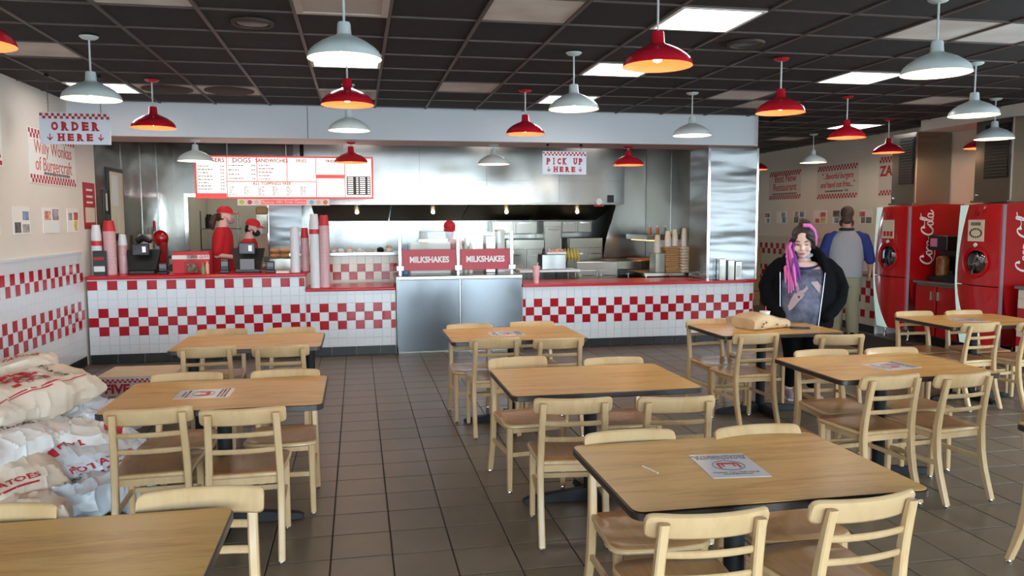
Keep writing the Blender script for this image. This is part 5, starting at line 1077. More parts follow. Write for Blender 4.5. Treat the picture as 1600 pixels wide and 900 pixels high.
def fuse(mb, voxel, name, mats, it=6):
    me = mb.mesh('tmp', 'white_paper', 0); o = bpy.data.objects.new('tmp', me); COL.objects.link(o)
    m = o.modifiers.new('r', 'REMESH'); m.mode = 'VOXEL'; m.voxel_size = voxel
    s = o.modifiers.new('s', 'SMOOTH'); s.iterations = it; s.factor = 0.5
    out = bpy.data.meshes.new_from_object(o.evaluated_get(bpy.context.evaluated_depsgraph_get())); bpy.data.objects.remove(o); bpy.data.meshes.remove(me)
    out.name = name; out.materials.clear(); out.materials.append(MATS[mats])
    out.polygons.foreach_set('use_smooth', [True]*len(out.polygons)); return out
def limb(mb, pts, rad, n=12):
    mb.tube(pts, rad, n)
    for p, r in zip(pts, rad): mb.ball(p, r*0.99, n=n)
    return mb
def torso(mb, rings, n=24, ex=0.85):
    """rings: (z, half width, half depth, x offset, y offset)"""
    R_ = []
    for (z, a, b, cx, cy) in rings:
        R_.append([(cx+a*math.copysign(abs(math.cos(t))**ex, math.cos(t)), cy+b*math.copysign(abs(math.sin(t))**ex, math.sin(t)), z) for t in [2*PI*k/n for k in range(n)]])
    return mb.loft(R_)
def head(mb, M, s=1.0):
    """skull, jaw, nose, ears, brow; looking -y in its own frame, M places it"""
    h = MB(); h.ball((0, 0.005, 0.03), 0.077, 0.096, 0.098, 16, 0, 10); h.ball((0, -0.022, -0.045), 0.060, 0.070, 0.075, 14, 0, 8)
    h.ball((0, -0.060, -0.085), 0.030, 0.030, 0.028); h.tube([(0, -0.086, 0.02), (0, -0.100, -0.005), (0, -0.106, -0.022)], [0.009, 0.012, 0.016], 8); h.ball((0, -0.101, -0.025), 0.017, 0.014, 0.011)
    for q in (-1, 1):
        h.ball((q*0.080, 0.012, -0.005), 0.012, 0.022, 0.033); h.ball((q*0.042, -0.068, -0.03), 0.026, 0.024, 0.026); h.ball((q*0.032, -0.080, 0.034), 0.028, 0.015, 0.010)
    h.ball((0, -0.084, -0.060), 0.026, 0.014, 0.012)
    h.v = [tuple(M @ (Vector(p)*s)) for p in h.v]; mb.add(h.v, h.f)
def hand(mb, wrist, d, palm_n, s=1.0, curl=0.35, side=1):
    """palm and five fingers from the wrist along d; palm_n the palm normal; side: +1 thumb towards d x n"""
    w = Vector(wrist); d = Vector(d).normalized(); n = Vector(palm_n); n = (n-d*n.dot(d)).normalized(); x = d.cross(n)*side
    R3 = Matrix((x, n, d)).transposed().to_4x4(); M = Matrix.Translation(w) @ R3 @ Matrix.Scale(s, 4); h = MB()
    h.loft([[(a*ww, b*tt, z) for a, b in ((-1, -0.6), (-0.6, -1), (0.6, -1), (1, -0.6), (1, 0.6), (0.6, 1), (-0.6, 1), (-1, 0.6))] for z, ww, tt in ((-0.01, 0.026, 0.018), (0.02, 0.034, 0.016), (0.06, 0.041, 0.014), (0.085, 0.040, 0.012))])
    for k, (fx, L) in enumerate(((0.031, 0.068), (0.011, 0.076), (-0.010, 0.070), (-0.030, 0.056))):
        p = Vector((fx, 0, 0.082)); a = 0.0; pts = [p]
        for seg in range(3): a += curl*(0.7+0.3*seg); p = p+Vector((0, math.sin(a), math.cos(a)))*L*(0.42, 0.33, 0.25)[seg]; pts.append(p)
        h.tube(pts, [0.0095, 0.009, 0.0082, 0.006], 8); h.ball(pts[-1], 0.0065, n=8)
    h.tube([(0.028, 0.0, 0.015), (0.050, 0.006, 0.040), (0.056, 0.016, 0.064), (0.054, 0.024, 0.084)], [0.014, 0.012, 0.0105, 0.008], 8)
    mb.add([M @ Vector(p) for p in h.v], h.f)
def shoe(mb, c, yaw, mi=0, L=0.26):
    c = Vector(c); R_ = Matrix.Rotation(yaw, 4, 'Z'); rings = []
    for t_, w, h in ((-0.5, 0.024, 0.05), (-0.42, 0.034, 0.085), (-0.2, 0.037, 0.10), (0.0, 0.040, 0.085), (0.25, 0.046, 0.06), (0.42, 0.040, 0.045), (0.5, 0.02, 0.03)):
        rings.append([tuple(c+R_ @ Vector((x_*w, -t_*L-0.03, z_))) for x_, z_ in ((-1, 0.012), (1, 0.012), (1, h*0.55), (0.55, h), (-0.55, h), (-1, h*0.55))])
    mb.loft(rings, mi)
    mb.prism([tuple((c+R_ @ Vector((x_, -y_*L-0.03, 0)))[:2]) for x_, y_ in ((-0.026, -0.5), (0.026, -0.5), (0.042, -0.2), (0.05, 0.25), (0.03, 0.5), (-0.03, 0.5), (-0.05, 0.25), (-0.042, -0.2))], 0.0, 0.02, 1)
def pants(hip_z, hip_w, lx, az, rk, ra, y=0.0, kn=None):
    mb = MB(); torso(mb, [(hip_z-0.12, hip_w*0.92, 0.125, 0, y), (hip_z, hip_w, 0.135, 0, y), (hip_z+0.10, hip_w*0.95, 0.13, 0, y)])
    for s, x in zip((-1, 1), lx): limb(mb, [(s*hip_w*0.48, y, hip_z-0.05), (s*hip_w*0.42+0.4*(x-s*hip_w*0.48), y-0.015, (hip_z+az)/2), (x, y+0.02, az)], [hip_w*0.56, rk, ra])
    return mb
def at(px_off=0): return None
# ---------------------------------------------------------------- woman in the black jacket
t = thing('person', 'woman in open black hooded jacket with pink and purple locks looking down', 'person', (4.13, 6.79, 0), math.radians(-28))
HM = Matrix.Translation((-0.015, -0.055, 1.492)) @ Matrix.Rotation(math.radians(-6), 4, 'Z') @ Matrix.Rotation(math.radians(20), 4, 'X') @ Matrix.Scale(1.14, 4)
b = MB(); head(b, HM, 1.02)
limb(b, [(0, 0.01, 1.26), (0, -0.005, 1.34), (-0.005, -0.025, 1.42)], [0.075, 0.060, 0.058])
torso(b, [(0.70, 0.20, 0.14, 0, 0), (0.95, 0.20, 0.14, 0, 0), (1.15, 0.19, 0.13, 0, 0), (1.25, 0.17, 0.105, 0, 0.0), (1.31, 0.11, 0.08, 0, 0.0)])
for s in (-1, 1):
    limb(b, [(s*0.20, 0, 1.26), (s*0.335, 0.033, 1.06), (s*0.29, -0.06, 0.94), (s*0.225, -0.11, 0.89)], [0.05, 0.045, 0.04, 0.035]); hand(b, (s*0.225, -0.11, 0.89), (-s*0.5, 0.05, -0.8), (0, 1, 0), 0.9, 0.5, s)
    limb(b, [(s*0.10, 0, 0.78), (s*0.10, -0.01, 0.45), (s*0.105, 0.02, 0.22), (s*0.105, 0.025, 0.07)], [0.085, 0.06, 0.05, 0.038])
body = part('body', fuse(b, 0.009, 'body', 'skin_pale', 5), None, t)
mb = MB()
for q in (-1, 1): mb.ball((q*0.034, -0.089, 0.012), 0.017, 0.006, 0.0035, 8, 0, 5)
sub('closed_eyelid', mb.xf(HM @ Matrix.Scale(1.02, 4)), [mat('lash', rgb(60, 40, 40), 0.6)], body)
mb = MB()
for q in (-1, 1): mb.tube([(q*0.016, -0.097, 0.040), (q*0.035, -0.095, 0.046), (q*0.052, -0.084, 0.040)], [0.003, 0.004, 0.002], 6)
sub('eyebrow', mb.xf(HM @ Matrix.Scale(1.02, 4)), 'hair_dark', body)
sub('lips', MB().ball((0, -0.094, -0.058), 0.023, 0.008, 0.0055, 10, 0, 5).ball((0, -0.093, -0.066), 0.019, 0.008, 0.006, 10, 0, 5).xf(HM @ Matrix.Scale(1.02, 4)), 'lip', body)
part('choker', MB().tube([(0.066*math.cos(a), -0.018+0.064*math.sin(a), 1.372+0.012*math.sin(a)) for a in [2*PI*k/20 for k in range(21)]], 0.014, 8), 'choker', t)
sh = MB(); torso(sh, [(0.66, 0.215, 0.165, 0, -0.005), (0.75, 0.225, 0.185, 0, -0.012), (0.92, 0.235, 0.20, 0, -0.02), (1.08, 0.225, 0.195, 0, -0.02), (1.18, 0.21, 0.165, 0, -0.01), (1.235, 0.185, 0.125, 0, 0.005), (1.262, 0.15, 0.10, 0, 0.02)])
tee = part('tee_shirt', fuse(sh, 0.012, 'tee_shirt', 'tee_print', 4), None, t); tee['label'] = 'dark grey printed tee shirt with a deer head'
nk = [(0.135*math.cos(a), -0.005+0.112*math.sin(a), 1.262+0.020*(math.cos(a)**2)-0.012*max(0, -math.sin(a))) for a in [2*PI*k/24 for k in range(25)]]
sub('neck_band', MB().tube(nk, 0.012, 6), [mat('band_navy', rgb(44, 42, 84), 0.8)], tee)
def on_tee(x, z): return (x, -0.02-0.2*math.sqrt(max(0.0, 1-(x/0.245)**2))*(1.0 if z < 1.0 else 1-0.9*(z-1.0)**1.5)-0.012, z)
def tee_shape(name, P, m):
    c = (sum(p[0] for p in P)/len(P), sum(p[1] for p in P)/len(P)); vs = [on_tee(*p) for p in P]+[on_tee(*c)]; n = len(P)
    sub(name, MB().add(vs, [(k, (k+1) % n, n) for k in range(n)]), m, tee, 0)
tee_shape('deer_head', [(-0.09, 1.02), (-0.05, 1.05), (-0.015, 1.06), (0.0, 1.01), (-0.02, 0.98), (-0.05, 0.95), (-0.10, 0.88), (-0.13, 0.86), (-0.14, 0.90), (-0.115, 0.97)], 'deer_pale')
tee_shape('deer_ear', [(-0.07, 1.04), (-0.085, 1.10), (-0.06, 1.13), (-0.045, 1.06)], 'deer_pale'); tee_shape('deer_ear', [(-0.02, 1.05), (0.02, 1.10), (0.03, 1.07), (0.0, 1.03)], 'deer_pale'); tee_shape('deer_eye', [(-0.06, 0.99), (-0.05, 1.005), (-0.035, 0.995), (-0.045, 0.98)], 'hair_dark')
tee_shape('pale_patch', [(0.05, 1.13), (0.11, 1.14), (0.14, 1.10), (0.13, 1.03), (0.09, 1.08)], 'deer_pale')
# jacket: open shell + sleeves + hood roll
jk = MB(); rings = []
for (z, a, bb, xl, xr) in ((0.69, 0.275, 0.215, -0.20, 0.125), (0.80, 0.285, 0.225, -0.205, 0.135), (0.95, 0.29, 0.235, -0.21, 0.15), (1.10, 0.285, 0.225, -0.215, 0.165), (1.22, 0.275, 0.19, -0.21, 0.18), (1.31, 0.235, 0.14, -0.17, 0.155), (1.37, 0.15, 0.115, -0.12, 0.11)):
    t0 = -PI/2+math.asin(min(0.98, xr/a)); t1 = 1.5*PI-math.asin(min(0.98, -xl/a)); n = 26
    o_ = [(a*math.cos(u), bb*math.sin(u), z) for u in [t0+(t1-t0)*k/n for k in range(n+1)]]; i_ = [((a-0.03)*math.cos(u), (bb-0.03)*math.sin(u), z) for u in [t0+(t1-t0)*k/n for k in range(n+1)]]
    rings.append(o_+i_[::-1])
jk.loft(rings)
for s in (-1, 1):
    limb(jk, [(s*0.205, 0.0, 1.27), (s*0.28, 0.015, 1.20), (s*0.335, 0.035, 1.07), (s*0.315, -0.03, 0.95), (s*0.25, -0.14, 0.86), (s*0.20, -0.19, 0.81)], [0.080, 0.078, 0.074, 0.070, 0.062, 0.05])
limb(jk, [(-0.175, -0.10, 1.28), (-0.145, -0.03, 1.36), (-0.10, 0.06, 1.40), (0, 0.11, 1.41), (0.10, 0.06, 1.40), (0.145, -0.03, 1.36), (0.165, -0.10, 1.28)], [0.03, 0.045, 0.055, 0.06, 0.055, 0.045, 0.03])
jac = part('jacket', fuse(jk, 0.013, 'jacket', 'cloth_black', 3), None, t)
for nm, f_ in (('l', lambda z: -0.203-0.012*(z-0.69)/0.6), ('r', lambda z: 0.125+0.055*(z-0.69)/0.55)):
    pts = []
    for k in range(9):
        z = 0.695+0.065*k; x = f_(z); a, bb = 0.287, 0.232-0.25*max(0, z-1.05)**1.3; pts.append((x, -bb*math.sqrt(max(0.02, 1-(x/a)**2))-0.004, z))
    sub('zipper', MB().tube(pts, 0.0042, 6), 'zip_silver', jac)
part('pants', fuse(pants(0.72, 0.20, (-0.10, 0.105), 0.14, 0.082, 0.055), 0.014, 'pants', 'pants_black', 3), None, t)
for s, x, yaw in ((-1, -0.105, 0.15), (1, 0.105, 0.5)): mb = MB(); shoe(mb, (x, 0.02, 0), yaw); part('shoe', mb, ['shoe_mauve', 'shoe_sole'], t, smooth=60)
hr = MB(); hr.ball((0, 0.022, 0.055), 0.092, 0.098, 0.092, 16, 0, 10); hr.ball((0.0, 0.05, 0.0), 0.086, 0.075, 0.10, 14); hr.ball((0.01, 0.03, 0.15), 0.05, 0.05, 0.04, 12); hr.tube([(-0.06, -0.075, 0.075), (-0.085, -0.04, 0.02), (-0.088, -0.01, -0.06)], [0.02, 0.026, 0.022], 8); hr.tube([(0.04, -0.085, 0.085), (0.078, -0.055, 0.04), (0.088, -0.015, -0.05)], [0.02, 0.022, 0.014], 8)
part('hair', fuse(hr.xf(HM), 0.010, 'hair', 'hair_dark', 2), None, t)
part('pink_headband', MB().tube([HM @ Vector(p) for p in ((0.0, -0.02, 0.155), (0.05, -0.01, 0.15), (0.085, 0.01, 0.10), (0.10, 0.02, 0.03), (0.10, 0.03, -0.04))], [0.016, 0.020, 0.016, 0.012, 0.006], 8), 'hair_pink', t)
rr = random.Random(3)
for k in range(11):
    a = HM @ Vector((-0.075-0.002*k, -0.04+0.012*k, 0.05-0.004*k)); x = -0.09-0.009*k+rr.uniform(-0.01, 0.01)
    ln = rr.uniform(1.02, 1.16); y = -0.20+0.012*k
    pts = [a, (a.x-0.03, a.y-0.02, a.z-0.08), (x-0.01, y+0.05, 1.34), (x+rr.uniform(-0.01, 0.015), y-0.035, 1.24), (x+rr.uniform(0, 0.03), y-0.065, ln)]
    part('hair_lock', MB().tube(pts, [0.014, 0.014, 0.013, 0.012, 0.006], 7), 'hair_pink' if k % 3 != 1 else 'hair_purple', t)
for k in range(3):
    pts = [HM @ Vector((-0.07, -0.05+0.02*k, 0.03)), (-0.10, -0.10, 1.40), (-0.105+0.02*k, -0.20, 1.28), (-0.10+0.03*k, -0.245, 1.15)]
    part('hair_lock', MB().tube(pts, [0.016, 0.016, 0.014, 0.007], 7), 'hair_purple', t)
# ---------------------------------------------------------------- man seen from behind
t = thing('person', 'man seen from behind in a grey shirt with navy sleeves and khaki trousers', 'person', (6.93, 10.30, 0), math.radians(150))
HM = Matrix.Translation((0, -0.03, 1.735)) @ Matrix.Rotation(math.radians(8), 4, 'X')
b = MB(); head(b, HM, 1.1); limb(b, [(0, 0.02, 1.50), (0, 0, 1.62)], [0.075, 0.065]); torso(b, [(0.9, 0.19, 0.13, 0, 0), (1.2, 0.21, 0.13, 0, 0), (1.45, 0.20, 0.11, 0, 0), (1.53, 0.11, 0.08, 0, 0)])
for s in (-1, 1):
    limb(b, [(s*0.22, 0, 1.46), (s*0.30, 0.03, 1.20), (s*0.33, -0.02, 1.07), (s*0.335, -0.08, 0.97)], [0.06, 0.052, 0.046, 0.032]); hand(b, (s*0.336, -0.085, 0.965), (0.0, -0.25, -1), (-s, 0, 0), 1.05, 0.3, 1 if s > 0 else -1)
    limb(b, [(s*0.10, 0, 0.85), (s*0.11, 0, 0.5), (s*0.12, 0.02, 0.08)], [0.09, 0.06, 0.045])
part('body', fuse(b, 0.010, 'body', 'skin_tan', 4), None, t)
sh = MB(); torso(sh, [(0.86, 0.225, 0.165, 0, -0.01), (0.95, 0.235, 0.175, 0, -0.015), (1.10, 0.240, 0.17, 0, -0.01), (1.30, 0.245, 0.155, 0, 0), (1.42, 0.225, 0.135, 0, 0.0), (1.50, 0.15, 0.11, 0, 0.01), (1.545, 0.09, 0.085, 0, 0.01)])
part('shirt', fuse(sh, 0.013, 'shirt', 'shirt_grey', 5), None, t)
for s in (-1, 1):
    sl = MB(); limb(sl, [(s*0.155, 0.01, 1.475), (s*0.225, 0.005, 1.42), (s*0.29, 0.03, 1.25), (s*0.325, 0.01, 1.12)], [0.062, 0.092, 0.080, 0.070]); part('sleeve', fuse(sl, 0.013, 'sleeve', 'sleeve_navy', 4), None, t)
part('collar', MB().tube([(0.085*math.cos(a), 0.01+0.082*math.sin(a), 1.555) for a in [2*PI*k/18 for k in range(19)]], 0.022, 8), [mat('collar_dark', rgb(42, 46, 60), 0.9)], t)
part('trousers', fuse(pants(0.86, 0.215, (-0.12, 0.13), 0.07, 0.095, 0.085), 0.014, 'trousers', 'khaki', 3), None, t)
for s in (-1, 1): mb = MB(); shoe(mb, (s*0.12, 0.0, 0), 0.1*s, L=0.29); part('shoe', mb, ['pants_black', 'pants_black'], t, smooth=60)
hr = MB(); hr.ball((0, 0.03, 0.05), 0.09, 0.095, 0.10, 14); hr.ball((0, 0.055, -0.03), 0.072, 0.055, 0.085, 12); part('hair', fuse(hr.xf(HM @ Matrix.Scale(1.06, 4)), 0.010, 'hair', 'hair_brown', 2), None, t)
bd = MB(); 
for s in (-1, 1): bd.ball((s*0.062, -0.03, -0.075), 0.03, 0.05, 0.05)
bd.ball((0, -0.065, -0.095), 0.055, 0.045, 0.05); part('beard', fuse(bd.xf(HM @ Matrix.Scale(1.1, 4)), 0.010, 'beard', 'hair_brown', 2), None, t)
# ---------------------------------------------------------------- staff in red polos and caps
def staff(label, loc, rz, z0, lean, mask, hairm, arms, hm_rot, pony=False):
    """z0: lift so that the head ends at the measured height; lean: torso lean towards -y"""
    t = thing('person', label, 'person', loc, rz); hd = Vector((0, -0.035-lean, 1.585+z0))
    HM = Matrix.Translation(hd) @ Matrix.Rotation(hm_rot[1], 4, 'Z') @ Matrix.Rotation(hm_rot[0], 4, 'X')
    b = MB(); head(b, HM, 1.0); limb(b, [(0, 0.01-lean*0.8, 1.40+z0), (0, -0.005-lean*0.95, 1.52+z0)], [0.068, 0.055])
    torso(b, [(0.80, 0.16, 0.11, 0, 0), (1.15+z0*0.8, 0.17, 0.11, 0, -lean*0.4), (1.35+z0, 0.16, 0.09, 0, -lean*0.75), (1.43+z0, 0.09, 0.07, 0, -lean*0.85)])
    for s, (el, wr) in zip((-1, 1), arms):
        limb(b, [(s*0.175, -lean*0.75, 1.36+z0), el, wr], [0.05, 0.045, 0.03]); d = Vector(wr)-Vector(el); hand(b, wr, d, (-s*0.3, 0, -1), 0.95, 0.35, 1 if s > 0 else -1)
    for s in (-1, 1): limb(b, [(s*0.09, 0, 0.85), (s*0.095, 0, 0.5), (s*0.10, 0.02, 0.08)], [0.08, 0.055, 0.04])
    part('body', fuse(b, 0.010, 'body', 'skin_pale', 4), None, t)
    sh = MB(); torso(sh, [(0.78, 0.19, 0.14, 0, 0), (0.95, 0.185, 0.14, 0, 0), (1.15+z0*0.8, 0.20, 0.14, 0, -lean*0.4), (1.30+z0, 0.205, 0.13, 0, -lean*0.68), (1.38+z0, 0.175, 0.11, 0, -lean*0.78), (1.44+z0, 0.085, 0.078, 0, -lean*0.88)])
    for s, (el, wr) in zip((-1, 1), arms):
        e = Vector((s*0.175, -lean*0.75, 1.355+z0)); e2 = e.lerp(Vector(el), 0.88); limb(sh, [tuple(e), tuple(e.lerp(e2, 0.5)), tuple(e2)], [0.075, 0.072, 0.066])
    part('polo_shirt', fuse(sh, 0.012, 'polo_shirt', 'polo_red', 4), None, t)
    part('trousers', fuse(pants(0.80, 0.185, (-0.10, 0.10), 0.08, 0.08, 0.06), 0.016, 'trousers', 'pants_black', 3), None, t)
    for s in (-1, 1): mb = MB(); shoe(mb, (s*0.10, 0.0, 0), 0); part('shoe', mb, ['pants_black', 'pants_black'], t, smooth=60)
    cp = MB(); rings = []
    for k in range(7):
        a = k/6*PI/2*0.97; rings.append([(0.092*math.cos(a)**0.8*math.cos(u), 0.008+0.108*math.cos(a)**0.8*math.sin(u), 0.045+0.092*math.sin(a)) for u in [2*PI*j/20 for j in range(20)]])
    cp.loft(rings); vis = []
    vs = [(0.085*math.sin(u), 0.0-0.10*math.cos(u), 0.052) for u in [-1.25+2.5*k/10 for k in range(11)]]; vo = [(0.082*math.sin(u), -0.07-0.115*math.cos(u), 0.038) for u in [-1.25+2.5*k/10 for k in range(11)]]
    cap = part('cap', cp.xf(HM), 'cap_red', t, smooth=60)
    vm = MB().loft([[(a[0], a[1], a[2]+0.004), a, b_, (b_[0], b_[1], b_[2]+0.005)] for a, b_ in zip(vs, vo)]); sub('visor', vm.xf(HM), 'cap_red', cap)
    mk_ = MB(); mk_.ball((0, -0.06, -0.05), 0.066, 0.062, 0.055, 14, 0, 8); part('face_mask', mk_.xf(HM), mask, t, smooth=60)
    part('mask_strap', MB().tube([HM @ Vector(p) for p in ((-0.06, -0.06, -0.03), (-0.082, 0.0, 0.0), (-0.082, 0.03, 0.0))], 0.004, 5), mask, t)
    hr = MB().ball((0, 0.03, 0.0), 0.082, 0.080, 0.075, 14).ball((0, 0.06, -0.03), 0.06, 0.05, 0.06)
    if pony: hr.tube([(0, 0.10, 0.01), (0, 0.15, -0.03), (0.0, 0.17, -0.11), (0.0, 0.155, -0.20)], [0.03, 0.045, 0.05, 0.015], 10)
    part('hair', fuse(hr.xf(HM), 0.010, 'hair', hairm, 2), None, t)
staff('worker in red polo and cap with a brown ponytail and mauve mask behind the registers', (-1.80, 11.25, 0), math.radians(88), 0.19, 0.02, 'mask_mauve', 'hair_brown', (((-0.21, 0.03, 1.26), (-0.17, -0.26, 1.22)), ((0.21, 0.03, 1.26), (0.12, -0.24, 1.22))), (0.08, -0.1), True)
staff('worker in red polo and cap with a black mask leaning behind the right register', (-1.63, 11.78, 0), math.radians(80), 0.02, 0.14, 'mask_black', 'hair_dark', (((-0.21, -0.05, 1.10), (-0.12, -0.28, 1.09)), ((0.21, -0.05, 1.10), (0.10, -0.28, 1.10))), (0.22, -0.15))
staff('worker in a red cap half hidden behind the milkshake station', (1.40, 12.2, 0), math.radians(-8), -0.02, 0.10, 'mask_mauve', 'hair_brown', (((-0.24, -0.02, 1.08), (-0.12, -0.28, 1.12)), ((0.27, -0.06, 1.12), (0.30, -0.28, 1.26))), (0.38, 0.1))
# ================================================================== potato sacks, carton, things on the woman's table
mat('sack_white', rgb(226, 224, 224), 0.5, color2=rgb(214, 204, 194), vscale=2.2, bump=0.5, bscale=5)
mat('sack_cream', rgb(222, 208, 192), 0.6, color2=rgb(206, 186, 164), vscale=2.5, bump=0.45, bscale=5)
mat('sack_plastic', rgb(208, 214, 222), 0.3, bump=0.6, bscale=7, color2=rgb(186, 188, 192), vscale=4)
def sack(label, c, rz, L, W, T_, m, seed, prints, tilt=(0, 0), crease=0.022):
    """pillow-shaped filled sack, ends pinched flat; long axis local x"""
    nu, nv = 64, 46; off = Vector((seed*7.3, seed*3.1, seed*1.7))
    def surf(u, v):           # u -1..1 along, v angle
        e = max(0.0, 1-abs(u)**3.2); th = T_/2*(0.16+0.84*e**0.62); w = W/2*(0.80+0.20*e**0.5)*(1+0.05*math.sin(u*7+seed))
        cy_, sz_ = math.copysign(abs(math.cos(v))**0.75, math.cos(v)), math.copysign(abs(math.sin(v))**0.72, math.sin(v))
        p = Vector((u*L/2, w*cy_, th*sz_))
        q = noise.noise_vector(p*3.5+off)*0.020+noise.noise_vector(p*9+off)*crease*0.5
        d1 = noise.voronoi(p*8+off)[0]; d2 = noise.voronoi(Vector((p.x*7, p.y*15, p.z*15))+off*2)[0]
        rid = (d1[0]-0.45)*crease*1.3+(d2[0]-0.4)*crease*(0.5+1.6*abs(u)**2.5)+max(0.0, 0.12-(d1[1]-d1[0]))*crease*3.0
        nd = Vector((0, cy_, sz_)); nd.normalize()
        return p+q+nd*rid
    rings = [[tuple(surf(-1+2*i/nu, 2*PI*j/nv)) for j in range(nv)] for i in range(nu+1)]
    t = thing('potato_sack', label, 'sack', c, rz, 'paper sacks of potatoes piled at the left'); t.rotation_euler = (tilt[0], tilt[1], rz)
    body = part('sack_body', MB().loft(rings), m, t, smooth=28)
    def decal(me_v, me_f, mm, name, lift=0.004):
        """wrap flat (s, q) artwork over the upper side: s along, q across"""
        vs = []
        for (s, q) in me_v:
            u = s/(L/2); v = PI/2-q/(W*0.62)*1.15; p = surf(u, v); pa, pb = surf(u+0.01, v), surf(u, v+0.01); n_ = (pa-p).cross(pb-p).normalized()
            if n_.z < 0 and math.sin(v) > 0.2: n_ = -n_
            ctr = Vector((p.x, 0, 0)); n_ = n_ if n_.dot(p-ctr) > 0 else -n_
            vs.append(tuple(p+n_*lift))
        sub(name, MB().add(vs, me_f), mm, body, 0)
    def grid(x0, x1, y0, y1, n=6, k=4):
        V = [(x0+(x1-x0)*i/n, y0+(y1-y0)*j/k) for i in range(n+1) for j in range(k+1)]; F = [(i*(k+1)+j, (i+1)*(k+1)+j, (i+1)*(k+1)+j+1, i*(k+1)+j+1) for i in range(n) for j in range(k)]; return V, F
    for pr in prints:
        if pr[0] == 'block': V, F = grid(*pr[1:5]); decal(V, F, pr[5] if len(pr) > 5 else 'print_red', 'red_print')
        elif pr[0] == 'check':
            x0, y0, sq, nx, ny = pr[1:6]; V, F = [], []
            for i in range(nx):
                for j in range(ny):
                    if (i+j) % 2 == 0:
                        v_, f_ = grid(x0+i*sq, x0+(i+1)*sq, y0+j*sq, y0+(j+1)*sq, 1, 1); F += [tuple(a+len(V) for a in f) for f in f_]; V += v_
            decal(V, F, 'print_red', 'check_print')
        else:
            txt, sx_, sy_, size, mm = pr[1:6]; me = text_mesh(txt, size=size, ext=0.0, bold=size*0.02, mat_=mm); bm = bmesh.new(); bm.from_mesh(me)
            bmesh.ops.triangulate(bm, faces=bm.faces)
            for _k in range(2): bmesh.ops.subdivide_edges(bm, edges=[e for e in bm.edges if e.calc_length() > 0.025], cuts=1)
            bmesh.ops.triangulate(bm, faces=bm.faces); bm.verts.ensure_lookup_table(); bm.verts.index_update(); rot = pr[6] if len(pr) > 6 else 0.0; ca, sa = math.cos(rot), math.sin(rot)
            V = [(sx_+v.co.x*ca-v.co.y*sa, -(sy_*-1)+v.co.x*sa+v.co.y*ca) for v in bm.verts]; F = [tuple(v.index for v in f.verts) for f in bm.faces]; bm.free()
            decal(V, F, mm, 'lettering', 0.0045)
FULL = [('block', -0.22, 0.10, 0.075, 0.13), ('block', 0.06, 0.10, -0.12, 0.13), ('block', -0.22, -0.18, -0.02, 0.13), ('check', -0.14, -0.12, 0.04, 5, 4), ('text', 'FIVE GUYS', -0.05, 0.02, 0.075, 'print_red'), ('text', 'POTATOES', 0.22, -0.02, 0.05, 'print_dark', PI/2), ('block', -0.30, -0.05, -0.205, -0.190), ('block', -0.02, 0.12, -0.205, -0.190), ('block', -0.25, 0.05, -0.235, -0.222), ('block', 0.10, 0.30, -0.235, -0.222, 'print_red')]
SIDE = [('text', 'POTATOES', 0.05, -0.16, 0.075, 'print_red'), ('block', -0.28, -0.12, 0.0, 0.09), ('text', 'FIVE GUYS', 0.08, 0.05, 0.08, 'print_red'), ('block', 0.0, 0.22, -0.235, -0.215)]
R_ = math.radians
sack('top sack with a red printed label in the pile', (-2.14, 5.52, 0.58), R_(58), 0.86, 0.56, 0.27, 'sack_cream', 1, FULL, (0.10, -0.10))
sack('sack lying behind the top sack against the left edge', (-2.52, 6.15, 0.62), R_(20), 0.75, 0.46, 0.20, 'sack_cream', 2, [('text', 'POTATOES', 0.1, -0.05, 0.07, 'print_red')], (0, -0.15))
sack('white sack left under the top sack', (-2.42, 5.40, 0.42), R_(40), 0.78, 0.48, 0.20, 'sack_white', 3, [('block', -0.3, -0.15, -0.05, 0.03)], (0.1, -0.05))
sack('sack with a bulging white end at the left edge', (-2.14, 4.98, 0.40), R_(60), 0.70, 0.46, 0.22, 'sack_white', 4, [('block', 0.0, 0.28, 0.05, 0.16), ('text', 'POTATOES', 0.12, -0.05, 0.06, 'print_dark')], (0, 0))
sack('crumpled plastic covered sack under the top sack', (-1.78, 5.74, 0.40), R_(15), 0.62, 0.44, 0.17, 'sack_plastic', 5, [], (0, 0.05), 0.04)
sack('cream sack in the middle of the pile with a folded corner', (-1.84, 5.38, 0.34), R_(25), 0.72, 0.48, 0.20, 'sack_white', 6, [('block', 0.2, 0.3, -0.14, -0.06)], (0.08, 0.12), 0.035)
sack('silvery sack with red side lettering in the middle of the pile', (-1.69, 5.18, 0.22), R_(42), 0.76, 0.46, 0.22, 'sack_plastic', 7, SIDE, (0.35, -0.12), 0.035)
sack('cream sack with large red lettering at the left edge', (-2.08, 4.78, 0.24), R_(38), 0.80, 0.48, 0.22, 'sack_cream', 8, SIDE, (0.35, -0.05))
sack('blue grey plastic sack low by the chair leg', (-1.54, 5.42, 0.12), R_(20), 0.66, 0.46, 0.20, 'sack_plastic', 9, [], (0, 0), 0.04)
sack('white sack on the floor at the bottom of the pile', (-1.56, 4.98, 0.115), R_(25), 0.62, 0.50, 0.21, 'sack_plastic', 10, [('text', 'POTATOES', -0.05, 0.05, 0.06, 'print_dark', 1.0)], (0, 0), 0.04)
sack('brown paper sack at the front of the pile', (-1.90, 4.55, 0.11), R_(15), 0.66, 0.48, 0.20, 'sack_cream', 11, [], (0, 0.0), 0.03)
sack('hidden sack at the bottom left of the pile', (-2.35, 5.15, 0.12), R_(50), 0.78, 0.50, 0.22, 'sack_cream', 12, [], (0, 0))
sack('sack under the rear of the pile by the left wall', (-2.35, 5.85, 0.30), R_(30), 0.78, 0.50, 0.24, 'sack_cream', 13, [], (0, 0))
